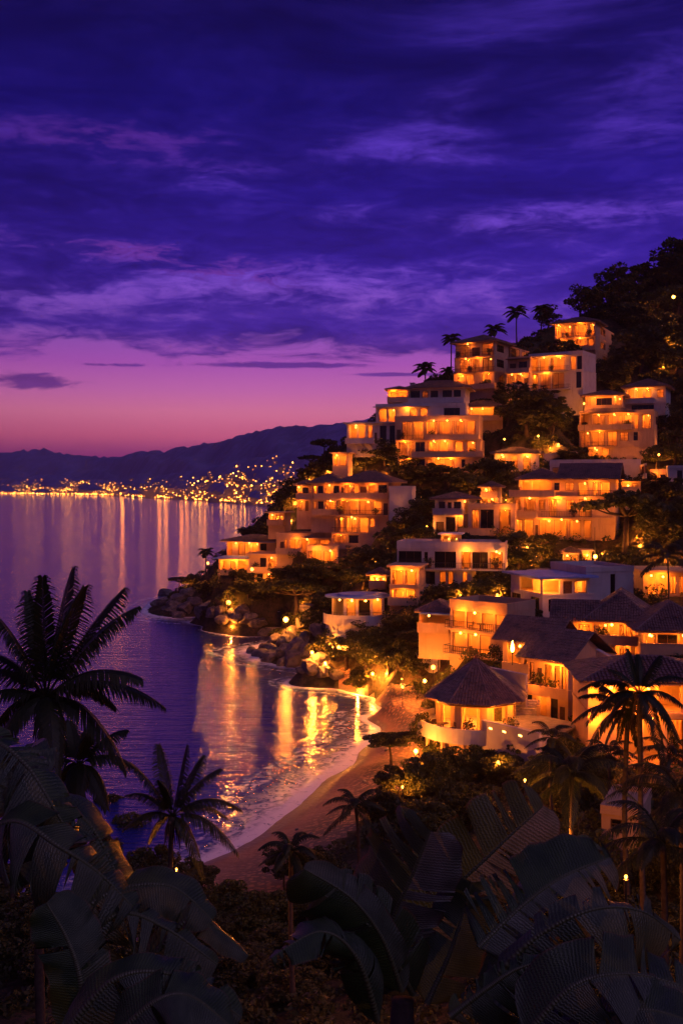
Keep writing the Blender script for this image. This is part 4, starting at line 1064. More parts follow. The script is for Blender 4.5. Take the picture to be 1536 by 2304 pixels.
for i, (px, s) in enumerate(SL):
    p = far_ground(px, 0.012); R = round(2.4*s**.5*(p.y/2600)**.8, 1)
    if R not in meshes: meshes[R] = shore_lamp_mesh(R)
    o = link('promenade_lamp', meshes[R], None, p)
    if s >= .35: point((0, 30, 26), 8e3*(p.y/2600)**1.6*(.5+s), (1.0, .24, .02), 5.0, o)
    tag(o, f'amber promenade lamp on the far waterfront, {ordn(i, len(SL))} of the row', 'street lamp', 'promenade lamps across the bay')
# ------------------------------------------------------------------ leaves
def leaf_quads(cen, size, g, up=0.25, elong=1.7):
    """rhombic leaves at centres cen (n,3)"""
    n = len(cen)
    nr = g.normal(size=(n,3)); nr[:,2] = np.abs(nr[:,2]) + up; nr /= np.linalg.norm(nr, axis=1)[:,None]
    a = np.cross(nr, g.normal(size=(n,3))); a /= np.linalg.norm(a, axis=1)[:,None] + 1e-9
    b = np.cross(nr, a); s = size*g.uniform(0.6, 1.35, n)[:,None]
    V = np.stack([cen - a*s*elong/2, cen + b*s*0.42, cen + a*s*elong/2 - nr*s*0.15, cen - b*s*0.42], 1).reshape(-1, 3)
    return V, np.arange(4*n).reshape(-1, 4)

def crown_points(g, clumps, per, shape, clump_r):
    c = []
    while len(c) < clumps:
        p = g.uniform(-1, 1, 3); r = np.linalg.norm(p)
        if r > 1 or r < 0.35: continue
        if shape == 'dome' and p[2] < -0.25: continue
        c.append(p)
    c = np.array(c); rad = clump_r*g.uniform(0.6, 1.35, len(c))
    out = []
    for p, r in zip(c, rad):
        q = g.normal(size=(per, 3)); q /= np.linalg.norm(q, axis=1)[:,None]
        q *= (g.uniform(0.45, 1.0, per)**0.5)[:,None]*r; q[:,2] *= 0.7
        out.append(p + q)
    return c, np.concatenate(out)

def make_tree_proto(name, seed, clumps, per, leaf, dims, cz, shape='round', clump_r=0.32, mat='leaf', limbs=7, tr=0.07, up=0.25):
    """a tree of crown radius 1: returns (trunk mesh, crown mesh, overall height)"""
    g = np.random.default_rng(seed); r_ = random.Random(seed)
    c, pts = crown_points(g, clumps, per, shape, clump_r)
    sc = np.array(dims); pts = pts*sc + (0,0,cz); c = c*sc + (0,0,cz)
    V, Q = leaf_quads(pts, leaf, g, up)
    crown = np_mesh(name+'_crown', V, Q, M[mat])
    t = MB(); fork = Vector((r_.uniform(-.08,.08), r_.uniform(-.08,.08), max(0.25, cz-dims[2]*0.75)))
    t.tube([(0,0,-0.6), (0,0,0), fork*0.5 + Vector((.03,0,0)), fork], [tr*1.5, tr*1.25, tr, tr*0.85], 7)
    for k in g.permutation(len(c))[:limbs]:
        e = Vector(c[k]); m = fork.lerp(e, 0.5) + Vector((r_.uniform(-.1,.1), r_.uniform(-.1,.1), -0.06))
        t.tube([fork, m, e], [tr*0.6, tr*0.38, tr*0.1], 5, cap=False)
    trunk = t.mesh(name+'_trunk', M['bark'], True)
    return trunk, crown, cz + dims[2]*1.15
TP = {
 'r1': make_tree_proto('tree', 21, 34, 62, 0.115, (0.92,0.92,0.72), 1.35),
 'r2': make_tree_proto('tree', 22, 28, 75, 0.11, (0.95,0.85,0.85), 1.5, clump_r=0.36),
 'r3': make_tree_proto('tree', 23, 40, 55, 0.12, (0.9,0.95,0.6), 1.2, clump_r=0.3),
 'd1': make_tree_proto('tree', 24, 36, 70, 0.12, (0.95,0.95,0.8), 1.2, mat='leafd'),
 'd2': make_tree_proto('tree', 25, 26, 80, 0.12, (0.9,0.9,0.95), 1.4, mat='leafd', clump_r=0.38),
 'u1': make_tree_proto('tree', 26, 30, 60, 0.10, (0.98,0.98,0.26), 1.35, 'dome', 0.26, 'leafd', 10, 0.055),
 'u2': make_tree_proto('tree', 27, 24, 75, 0.10, (0.98,0.9,0.34), 1.2, 'dome', 0.3, 'leaf', 12, 0.06),
 's1': make_tree_proto('shrub', 28, 34, 60, 0.13, (0.9,0.9,0.7), 0.42, 'dome', 0.3, 'leaf', 5, 0.035),
 's2': make_tree_proto('shrub', 29, 28, 70, 0.13, (0.9,0.95,0.85), 0.5, 'dome', 0.34, 'leafd', 5, 0.035),
 'n1': make_tree_proto('shrub', 30, 60, 150, 0.07, (0.92,0.92,0.75), 0.55, 'dome', 0.27, 'leaf', 8, 0.03),
 'n2': make_tree_proto('shrub', 31, 52, 150, 0.075, (0.9,0.9,0.9), 0.7, 'round', 0.29, 'leafd', 10, 0.03),
 'n3': make_tree_proto('tree', 32, 50, 130, 0.06, (0.95,0.95,0.3), 1.3, 'dome', 0.24, 'leafd', 14, 0.045),
 'n4': make_tree_proto('tree', 33, 30, 110, 0.075, (0.8,0.8,0.95), 1.55, 'round', 0.26, 'leafd', 14, 0.04),
 'b1': make_tree_proto('shrub', 34, 26, 26, 0.10, (0.9,0.9,0.75), 0.62, 'dome', 0.22, 'leaf', 24, 0.03),
}
PROTO_USED = {}
def place_tree(kind, pos, wid, hei, label, cat='tree', name='tree', group=None, rz=None):
    trunk, crown, h0 = TP[kind]
    s = wid/2; sz = hei/h0
    o = thing(name, label, cat, pos, rnd.uniform(0, 6.28) if rz is None else rz, group, (s, s*rnd.uniform(.9,1.1), sz))
    if kind not in PROTO_USED:
        a = link('trunk', trunk, o); b = link('crown', crown, o); PROTO_USED[kind] = (a, b)
    else:
        for q in PROTO_USED[kind]:
            c = q.copy(); C.objects.link(c); c.parent = o
    return o
def trees_at(group, tmpl, lst, cat='tree', name='tree', dof=None):
    """lst of (photo column, row of foot, width px, height px, kind); tmpl takes the ordinal from the left"""
    lst = sorted(lst); n = len(lst)
    for i, (px, py, w, h, k) in enumerate(lst):
        p = hit(px, py)
        if p is None: p = P(px, py, dof or 250); p.z = gz(p.x, p.y)
        m = p.y/F
        if name == 'shrub' and k[0] not in 'snb': k = 's1'
        place_tree(k, p - Vector((0,0,.15)), w*m, h*m, tmpl.format(ordn(i, n) if True else ''), cat, name, group if n > 1 else None)

trees_at('trees along the skyline ridge', 'dark tree of the skyline ridge, {}', [
 (1545,640,120,120,'d1'),(1500,655,110,95,'d2'),(1462,662,95,85,'d1'),(1418,680,90,80,'r2'),(1385,690,90,95,'d2'),(1345,705,85,75,'d1'),(1305,716,75,75,'d2'),(1268,728,80,75,'d1'),(1232,745,60,55,'d2'),(1205,752,60,62,'r3'),(1180,765,46,40,'d1'),(1125,775,60,38,'d1'),(1090,780,46,36,'d2')])
trees_at('trees on the wooded slope under the ridge', 'bushy tree on the slope right of the tallest house, {}', [
 (1440,760,110,90,'d1'),(1475,735,100,90,'r2'),(1525,722,100,90,'r1'),(1410,722,80,60,'d2'),(1440,840,130,105,'d2'),(1490,815,110,100,'r3'),(1535,800,100,110,'d1'),(1395,855,80,60,'d1'),(1520,850,90,70,'r1'),(1375,880,80,55,'d2'),(1350,720,60,30,'d1'),(1540,905,80,70,'d1')])
trees_at('trees between the cascades', 'bushy tree in the gully between the cascades, {}', [
 (1185,985,140,118,'d2'),(1140,960,80,80,'r2'),(1240,985,100,88,'r3'),(1285,900,62,58,'d2'),(1225,925,90,50,'d1'),(1105,905,70,52,'r1'),(1150,912,90,45,'d1'),(1280,985,80,50,'r1'),(1290,1040,70,34,'d2'),(1215,1010,60,30,'s1'),(1330,1050,50,30,'d1'),(1085,925,60,30,'r1')])
trees_at('trees below the white cascade', 'thicket tree below the white cascade, {}', [
 (1095,1125,100,95,'r1'),(1130,1115,70,80,'r2'),(1055,1118,90,55,'r3'),(1000,1105,110,60,'r1'),(945,1095,90,60,'d1'),(910,1072,80,50,'r2'),(865,1050,70,60,'d2'),(822,1058,70,62,'d1'),(790,1062,60,55,'d2'),(728,1050,60,62,'u1'),(700,1068,60,42,'u1'),(725,1080,70,50,'d1'),(850,1012,50,40,'d2'),(690,1092,50,40,'d1'),(655,1120,54,46,'d2'),(640,1152,60,56,'d1')])
trees_at('trees on the mid slope', 'slope tree between twin roofed and centre villas, {}', [
 (958,1180,80,70,'d1'),(915,1215,90,70,'d2'),(880,1250,80,64,'r2'),(845,1285,90,66,'d1'),(935,1225,60,50,'r1'),(800,1290,80,44,'d2'),(960,1140,60,46,'d1'),(870,1300,70,40,'r1'),(815,1325,90,52,'r3')])
trees_at('trees right of the gabled house', 'broad tree right of the big gabled house near the tall lamp, {}', [
 (1405,1245,200,140,'u2'),(1500,1240,130,130,'d1'),(1460,1120,90,60,'d2'),(1530,1150,80,80,'d1'),(1475,1060,60,60,'r1'),(1515,1050,80,90,'r2'),(1490,990,90,60,'d1'),(1535,985,70,90,'d2'),(1450,1190,80,70,'d2')])
trees_at('trees around the centre villa', 'bushy tree on the terraces around the centre villa, {}', [
 (1165,1290,110,100,'r2'),(1215,1250,80,55,'r1'),(1140,1345,90,62,'d2'),(1075,1350,80,44,'r1'),(1030,1345,70,36,'d1'),(985,1358,60,46,'d2'),(1190,1415,62,56,'d1'),(1245,1290,70,36,'r3'),(1428,1385,50,60,'d2'),(1290,1285,60,26,'s1'),(1100,1385,60,34,'r1')])
trees_at('trees on the headland', 'tree on the dark headland below the shore houses, {}', [
 (715,1335,110,70,'r3'),(665,1390,150,88,'u2'),(610,1362,90,60,'d2'),(560,1350,80,50,'d1'),(515,1378,80,52,'b1'),(470,1345,60,42,'d2'),(430,1320,50,30,'s2'),(405,1318,46,42,'u1'),(450,1298,40,24,'s2'),(740,1400,90,70,'d1'),(590,1215,60,40,'d2'),(555,1212,44,26,'d1'),(620,1190,50,44,'d2'),(690,1320,90,40,'s2'),(545,1310,60,30,'d1'),(640,1310,80,34,'d2'),(775,1320,70,38,'r1')])
trees_at('trees behind the beach', 'warmly lit tree between the rocks and the beach, {}', [
 (735,1478,100,70,'b1'),(780,1508,110,84,'r1'),(825,1515,100,100,'r2'),(870,1528,110,88,'r3'),(905,1530,80,90,'b1'),(945,1538,80,80,'b1'),(815,1455,80,56,'d2'),(865,1470,90,60,'r1'),(930,1480,80,60,'d1'),(900,1425,80,44,'d2'),(800,1545,60,30,'s1'),(960,1420,60,40,'d2'),(760,1440,60,46,'r1'),(700,1420,70,50,'d2')])
# wild growth of the whole slope
g = np.random.default_rng(5)
def undergrowth(name, label, n, region, size, leaf, per, mat, rej):
    cx = g.uniform(region[0], region[1], n); cy = g.uniform(region[2], region[3], n); z = ground(np.stack([cx, cy], 1))
    ok = (z > 0.9) & ~poly_in(cx, cy, BEACH) & rej(cx, cy, z)
    for f in FOOT:
        xs, ys = [p.x for p in f], [p.y for p in f]; mx, my = sum(xs)/len(xs), sum(ys)/len(ys)
        r = max(math.hypot(a-mx, b-my) for a, b in zip(xs, ys))*0.92 + size*0.3
        ok &= ((cx-mx)**2 + (cy-my)**2 > r*r)
    cx, cy, z = cx[ok], cy[ok], z[ok]; k = len(cx)
    s = size*g.uniform(0.5, 1.3, k)
    q = g.normal(size=(k, per, 3)); q /= np.linalg.norm(q, axis=2)[:,:,None]; q[:,:,2] = np.abs(q[:,:,2])*0.8
    q *= (g.uniform(0.5, 1, (k, per))**0.5)[:,:,None]*s[:,None,None]
    pts = (np.stack([cx, cy, z-0.1], 1)[:,None,:] + q).reshape(-1, 3)
    v, f = leaf_quads(pts, leaf, g)
    tag(link(name, np_mesh(name, v, f, M[mat])), label, 'undergrowth', kind='stuff')
undergrowth('undergrowth', 'dark leafy undergrowth covering the steep hillside', 5200, (-50, 150, 115, 330), 1.5, 0.42, 90, 'leafd', lambda x, y, z: z > 1.6)
undergrowth('low_bushes', 'low leafy bushes between the near palms and the beach', 2600, (-55, 55, 9, 100), 1.0, 0.2, 150, 'leafd', lambda x, y, z: (z > 2.6) & (y > 9))

# planting along the feet of the house walls
pts = []; lf = []
for (ax, ay, c, s_, b0, b1, y0, y1, zp, _) in PADS:
    for side in ('F', 'L', 'R'):
        n = int((b1-b0 if side == 'F' else min(y1-y0, 8))/1.1)
        for i in range(n):
            if g.random() < .25: continue
            r = g.uniform(.6, 1.25)
            if side == 'F': u, v = b0 + (b1-b0)*(i+g.random())/n, y0 - r*.75 - g.uniform(0, .8)
            else: u, v = (b0 - r*.8 if side == 'L' else b1 + r*.8), y0 + (y1-y0)*(i+g.random())/n
            x, y = ax + u*c - v*s_, ay + u*s_ + v*c; z = gz(x, y)
            if z > zp + 1.5 or (y < 110 and x < 20 and z < 3): continue
            q = g.normal(size=(70, 3)); q /= np.linalg.norm(q, axis=1)[:,None]; q[:,2] = np.abs(q[:,2])
            pts.append((x, y, z) + q*r*(g.uniform(.5, 1, 70)**.5)[:,None]*(1, 1, g.uniform(1.0, 1.9)))
v, f = leaf_quads(np.concatenate(pts), .26, g)
tag(link('house_planting', np_mesh('house_planting', v, f, M['leaf'])), 'leafy planting along the feet of the house walls', 'planting', kind='stuff')

# ------------------------------------------------------------------ boulders of the shore
def rock_mesh(seed):
    import bmesh
    r = random.Random(seed); bm = bmesh.new(); bmesh.ops.create_icosphere(bm, subdivisions=3, radius=1)
    pl = [(Vector((r.gauss(0,1), r.gauss(0,1), r.gauss(0,.8))).normalized(), r.uniform(.55,.9)) for _ in range(11)]
    o = Vector((r.uniform(0,9),)*3)
    for v in bm.verts:
        for n, d in pl:
            k = v.co.dot(n)
            if k > d: v.co -= n*(k-d)*0.92
        v.co *= 1 + 0.07*math.sin(v.co.x*5+o.x)*math.cos(v.co.y*6-o.y) + 0.04*math.sin(v.co.z*11+o.z)
        v.co.z *= 0.68
    me = bpy.data.meshes.new('boulder'); bm.to_mesh(me); bm.free(); me.materials.append(M['rock']); return me
RK = [rock_mesh(s) for s in range(7)]
def boulders(group, tmpl, lst):
    lst = sorted(lst); n = len(lst)
    for i, (px, py, w) in enumerate(lst):
        p = hit(px, py)
        if p is None or p.z < -0.3: p = S(px, py, 0.0)
        s = w*p.y/F/2
        o = link('boulder', RK[i % 7], None, p + Vector((0,0,s*.12))); o.rotation_euler = (rnd.uniform(-.3,.3), rnd.uniform(-.3,.3), rnd.uniform(0,6.3)); o.scale = (s, s*rnd.uniform(.7,1.1), s*rnd.uniform(.75,1.15))
        tag(o, tmpl.format(ordn(i, n)), 'boulder', group)
boulders('boulders at the headland tip', 'dark boulder at the tip of the headland, {} there', [(352,1362,34),(370,1358,44),(392,1368,46),(372,1340,40),(405,1352,50),(420,1376,52),(440,1360,46),(400,1392,40),(392,1384,26),(455,1384,50),(425,1340,44),(470,1366,44),(385,1376,30),(372,1372,22)])
boulders('boulders along the headland shore', 'boulder along the inner shore of the headland, {}', [(480,1388,44),(505,1396,50),(530,1394,44),(555,1400,50),(578,1408,40),(500,1378,40),(545,1380,50),(590,1418,36),(598,1436,40),(520,1386,28),(568,1392,30)])
boulders('boulders of the rocky point by the beach', 'grey boulder of the rocky point beside the beach, {}', [(566,1470,34),(585,1478,50),(606,1462,46),(612,1485,56),(638,1474,64),(640,1450,52),(662,1492,62),(668,1466,70),(690,1480,60),(700,1506,60),(655,1440,48),(720,1494,54),(725,1518,50),(684,1446,54),(738,1510,40),(622,1444,44),(600,1492,34),(640,1500,40),(680,1512,40),(755,1522,44)])
boulders('pale rock slabs below the round villa', 'large sloping rock slab below the round villa, {}', [(700,1385,70),(690,1405,60),(720,1425,60),(655,1425,50),(745,1412,50)])
boulders('stones on the sand', 'small stone lying on the sand, {}', [(905,1546,22),(930,1552,16),(880,1542,14),(668,1868,10),(870,1690,14),(700,1880,12),(760,1800,10),(620,1960,12),(820,1760,12)])
# ------------------------------------------------------------------ palms
def frond_verts(V, Fc, p0, p1, p2, leafL, nodes=44, wid=0.035, hang=0.5, r=rnd, rach=0.03):
    """a pinnate frond along a quadratic curve, leaflets on both sides"""
    p0, p1, p2 = map(Vector, (p0, p1, p2)); bez = lambda t: p0*(1-t)**2 + p1*2*t*(1-t) + p2*t*t
    dz = Vector((0,0,-1)); L = (p2-p0).length
    def quad(a, b, c, d):
        n = len(V); V.extend([tuple(a), tuple(b), tuple(c), tuple(d)]); Fc.append((n, n+1, n+2, n+3))
    pts = [bez(i/14) for i in range(15)]
    for i in range(14):
        t = (pts[i+1]-pts[i]).normalized(); s = t.cross(dz); s = s.normalized() if s.length > 1e-4 else Vector((1,0,0)); u = s.cross(t)
        a, b = rach*(1-i/16), rach*(1-(i+1)/16)
        quad(pts[i]-s*a, pts[i]+s*a, pts[i+1]+s*b, pts[i+1]-s*b); quad(pts[i]-u*a, pts[i]+u*a, pts[i+1]+u*b, pts[i+1]-u*b)
    for i in range(nodes):
        t = 0.13 + 0.87*i/(nodes-1); p = bez(t); tg = (bez(min(1, t+.02)) - bez(t-.02)).normalized()
        s = tg.cross(dz); s = s.normalized() if s.length > 1e-3 else Vector((1,0,0)); u = s.cross(tg)
        l = leafL*(0.35 + 0.65*math.sin(PI*min(1, 0.18+0.75*t)))*r.uniform(.85,1.1)
        if t > .8: l *= 1 - (t-.8)*1.6
        for sg in (-1, 1):
            sw = 0.55 + 0.5*t + r.uniform(-.12,.12)
            d0 = (s*sg + tg*sw + u*(0.32-0.2*t)*1.0).normalized()
            d1 = (d0 + dz*(hang + r.uniform(-.1,.25))).normalized(); d2 = (d1 + dz*hang*0.9).normalized()
            a = p; b = a + d0*l*.4; c = b + d1*l*.35; e = c + d2*l*.25
            w = (tg - d0*tg.dot(d0)).normalized()*wid
            quad(a - w*.5, a + w*.5, b + w, b - w); quad(b - w, b + w, c + w*.75, c - w*.75)
            n = len(V); V.extend([tuple(c-w*.75), tuple(c+w*.75), tuple(e)]); Fc.append((n, n+1, n+2))

def frond_mesh(name, specs, mat='palm', **kw):
    V, Fc = [], []
    for s in specs: frond_verts(V, Fc, *s, **kw)
    me = bpy.data.meshes.new(name); me.from_pydata(V, [], Fc); me.materials.append(M[mat]); me.update(); return me

def auto_fronds(n, L, r, low=-0.5, high=1.25, leafk=0.24):
    out = []
    for i in range(n):
        az = i*2.39996 + r.uniform(-.25,.25); e = high + (low-high)*(i+.5)/n + r.uniform(-.12,.12); l = L*r.uniform(.85,1.1)
        h = Vector((math.cos(az), math.sin(az), 0))
        p1 = h*l*.5*math.cos(e*.7+.35) + Vector((0,0, l*.62*math.sin(min(1.4, e+.45))))
        p2 = h*l*(.55+.4*math.cos(e)) + Vector((0,0, l*(.62*math.sin(e)-.18)))
        out.append(((0,0,0), p1, p2, l*leafk))
    return out

def palm(label, top, base, L, nf, seed, tr=0.16, spec=None, group=None, nodes=44, wid=0.035, hang=0.5, coco=0, leafk=0.24, low=-.5, high=1.25, one=False, name='palm_tree'):
    """top: crown point, base: foot of the trunk; every near frond is a part of its own"""
    top, base = Vector(top), Vector(base); r = random.Random(seed)
    o = thing(name, label, 'palm tree', base, 0, group); t = top - base
    m = MB(); n = 14; bend = Vector((r.uniform(-.4,.4), r.uniform(-.4,.4), 0))*t.z*0.08
    pts = [t*(i/n) + bend*math.sin(PI*i/n) for i in range(n+1)]; pts[0] = Vector((0,0,-.8))
    rad = [tr*(1.45-0.55*min(1, i/3)) * (1 - .22*i/n) * (1+.06*(i % 2)) for i in range(n+1)]
    m.tube(pts, rad, 9); m.build('trunk', M['bark'], o, True)
    if spec is None: spec = auto_fronds(nf, L, r, low, high, leafk)
    if one:
        link('crown', frond_mesh('palm_crown', spec, nodes=nodes, wid=wid, hang=hang, r=r), o, t)
    else:
        for s in spec: link('frond', frond_mesh('frond', [s], nodes=nodes, wid=wid, hang=hang, r=r), o, t)
    if coco:
        c = MB()
        for i in range(coco):
            a = i*2.1; q = t + Vector((.2*math.cos(a), .2*math.sin(a), -.22)); c.lathe([(0,.13),(.09,.08),(.11,0),(.08,-.09),(0,-.13)], 7, q)
        c.build('coconut', M['wood'], o, True)
        h = MB()
        for i in range(16):
            a = i*.39+.1; q = Vector((math.cos(a)*.16, math.sin(a)*.16, -.05)); h.tube([t+q*.6, t+q*1.6+Vector((0,0,-.3-.3*r.random())), t+q*2.3+Vector((0,0,-.75-.6*r.random()))], [.05,.03,.01], 4)
        h.build('dead_sheath', M['bark'], o)
    return o

def tips(top, d, lst, leafk=0.25):
    """fronds from their tips in the photo: (dx px, dy px, depth m, lift)"""
    out = []
    for dx, dy, dd, lift in lst:
        p2 = Vector((dx*d/F, dd, -dy*d/F)); p1 = p2*0.48 + Vector((0,0, lift*p2.length)); out.append(((0,0,0), p1, p2, max(2.2, p2.length)*leafk))
    return out
d = 30.0; top = P(104, 1570, d); x, y = top.x - .05, d+.2
palm('tall black coconut palm silhouette at the left, arching fronds over the sea', top, (x, y, gz(x, y)), 4, 0, 3, .17, tips(top, d, [
  (48,-285,.6,.06),(105,-255,-1.0,.12),(10,-275,-.8,.05),(-60,-230,.8,.1),(196,-200,.4,.22),(150,-232,1.4,.1),(-112,-205,-.5,.2),(258,22,.3,.36),(235,-60,-1.3,.3),(190,150,-.6,.42),(-165,-95,.6,.28),(-190,30,-.4,.36),(-150,110,.8,.42),(-95,140,-1.5,.45),(60,160,-1.9,.5),(-215,-30,1.5,.3),(120,60,2.2,.4),(-60,80,2.4,.4)], .27), nodes=64, wid=.03, hang=.95, coco=3)
d = 33.0; top = P(178, 1722, d); x, y = top.x+.3, d
palm('dim bushy palm below and behind the tall left palm', top, (x, y, gz(x, y)), 2.6, 0, 5, .15, tips(top, d, [
  (-30,-90,.5,.1),(40,-95,-.6,.1),(95,-70,.6,.25),(120,10,.4,.4),(-95,-70,.8,.25),(-120,10,-.4,.4),(-70,80,.6,.5),(75,80,-.8,.5),(0,-60,1.6,.2),(20,60,-1.5,.5)], .3), nodes=56, wid=.028, hang=.8)
d = 44.0; top = P(388, 1838, d); x, y = top.x, d
palm('slender palm in front of the surf with fronds spread like a star', top, (x, y, gz(x, y)), 3, 0, 7, .13, tips(top, d, [
  (30,-155,.3,.04),(-38,-150,.8,.06),(105,-105,.2,.24),(-85,-130,-.6,.16),(152,-12,.3,.42),(150,72,-.5,.42),(75,120,-.8,.5),(-110,-40,.6,.36),(-105,20,-.5,.42),(-60,70,.7,.5),(60,-120,1.2,.1),(-20,-100,-1.2,.2),(115,30,1.6,.4)], .26), nodes=58, wid=.026, hang=.8, coco=4)
d = 47.0
for lab, px, py, bx, by, seed, sp in (
  ('taller trunk of the twin coconut palms before the orange wall at the right', 1438, 1560, 1452, 1880, 11, [(-20,-95,.4,.1),(50,-80,.4,.2),(-75,-60,-.6,.24),(105,-30,.5,.34),(115,50,-.4,.42),(95,130,.5,.5),(-130,-5,.4,.4),(-125,60,-.5,.42),(-85,110,.6,.5),(30,130,-1.4,.5),(-30,120,1.4,.5),(70,90,-1.2,.46),(15,-75,1.4,.2)]),
  ('leaning coconut palm right beside its taller twin before the orange wall', 1412, 1600, 1418, 1830, 13, [(-105,-30,.3,.36),(-120,30,.5,.42),(-100,85,-.5,.46),(-60,125,.5,.5),(-20,-60,-.5,.2),(55,-40,.6,.3),(85,70,-.6,.46),(-70,-55,.8,.3),(40,110,.8,.5)])):
    top = P(px, py, d); x, y = P(bx, by, d).x, d + .3
    palm(lab, top, (x, y, gz(x, y)), 3, 0, seed, .15, tips(top, d, sp, .26), nodes=60, wid=.027, hang=.7, coco=5)
    d += 1.4
for lab, px, py, d, L, seed, n in (
  ('shaggy palm with drooping dead fronds under the twin coconut palms', 1285, 1745, 42, 2.6, 17, 18),
  ('feathery palm at the right edge behind the garden cottage', 1530, 1790, 40, 3.0, 19, 14),
  ('young palm standing on the sand beside the big banana leaves', 800, 1815, 62, 2.3, 23, 13),
  ('dark low palm at the very right above the lower lamps', 1490, 1900, 33, 2.4, 29, 14),
  ('small palm seedling left of the garden cottage', 1240, 1660, 74, 2.3, 31, 12),
  ('palm with pale fronds at the right edge by the low lit house', 1500, 1252, 132, 4.6, 37, 15),
  ('short palm beside the ochre garden house', 1370, 1700, 66, 2.2, 41, 12),
  ('young palm with upright fronds at the foot of the twin palms', 1505, 1700, 62, 2.4, 43, 12),
  ('small dark palm among beach shrubs left of the banana leaves', 655, 1915, 45, 1.7, 47, 12)):
    top = P(px, py, d); g0 = gz(top.x, d); z0 = min(g0, top.z - .6)
    palm(lab, top, (top.x+.1, d+.1, z0), L, n, seed, .13, None, nodes=36, wid=.024 if d < 80 else .05, hang=.6, low=-.75)
for i, (lab, px, py, tall, L) in enumerate((
  ('fan of a tall palm on the ridge left of the hipped roof', 1015, 762, 60, 24),('tallest ridge palm with round head against the sky', 1162, 702, 70, 27),('palm head just right of the tallest ridge palm', 1217, 696, 60, 22),
  ('wide palm head rising behind the hipped roof', 1112, 742, 40, 26),('palm above the dark hip roofed house of the white cascade', 955, 830, 50, 27),('low palm head at the crest left of the upper houses', 1005, 835, 26, 18),
  ('lone little palm over the water at the headland end', 463, 1243, 34, 20))):
    d = (262, 268, 270, 262, 247, 252, 232)[i]; top = P(px, py, d); m = d/F
    z0 = min(gz(top.x, d), top.z - 1.5)
    palm(lab, top, (top.x + rnd.uniform(-.6,.6), d, z0), L*m*1.15, 16, 50+i, .2, None, nodes=16, wid=.16, hang=.4, leafk=.34, low=-.7, one=True)

# ------------------------------------------------------------------ near shrubs and small trees
trees_at('beach side trees', 'small tree standing between beach and round pavilion, {}', [(880,1722,120,78,'n3'),(952,1712,84,118,'n4'),(700,1990,120,90,'n2'),(640,2010,110,120,'n4'),(985,1720,70,60,'n1')])
trees_at('garden shrubs before the pavilion', 'leafy garden shrub on the slope before the pavilion, {}', [(900,1800,120,90,'n2'),(960,1790,130,100,'n1'),(1020,1760,110,80,'n1'),(1075,1745,100,70,'n1'),(1130,1760,120,80,'n2'),(1180,1735,100,70,'n1'),(1230,1790,130,100,'n1'),(1040,1860,140,100,'n1'),(960,1890,150,90,'n1'),(1290,1830,120,100,'n2'),(1330,1770,100,90,'n1'),(1260,1720,90,60,'n1'),(860,1850,110,80,'n2'),(1310,1720,70,50,'n1')], 'shrub', 'shrub')
trees_at('shrubs around the lower lamps', 'dark shrub around the lamps of the lower right garden, {}', [(1240,1935,130,90,'n1'),(1190,1920,110,80,'n1'),(1310,1960,120,90,'n1'),(1400,2010,130,90,'n2'),(1470,1990,130,110,'n2'),(1530,2030,140,140,'n2'),(1265,2060,120,70,'n1'),(1350,2060,140,80,'n2'),(1450,2090,160,90,'n2'),(1530,2120,150,90,'n2')], 'shrub', 'shrub')
trees_at('shrubs on the near left slope', 'dark shrub on the near left slope below the palms, {}', [(60,1800,120,110,'n2'),(150,1850,130,120,'n2'),(230,1880,140,110,'n2'),(290,1930,130,100,'n1'),(330,2000,140,110,'n2'),(440,2010,120,80,'n2'),(520,2070,140,90,'n1'),(590,2100,160,100,'n1'),(480,2120,150,80,'n2'),(620,2180,170,90,'n2'),(410,2070,120,80,'n2'),(200,2000,160,130,'n2'),(100,1950,160,130,'n2'),(300,2120,170,120,'n2'),(30,2090,170,150,'n2'),(90,2120,170,130,'n2'),(160,2140,170,120,'n2'),(240,2180,180,120,'n2'),(40,2180,200,150,'n2'),(130,2230,200,140,'n2'),(330,2230,190,120,'n2'),(460,2250,190,110,'n2'),(700,2080,130,80,'n2'),(780,2050,140,90,'n2'),(560,2220,170,90,'n2'),(760,2190,180,110,'n2'),(660,2260,170,90,'n2')], 'shrub', 'shrub')

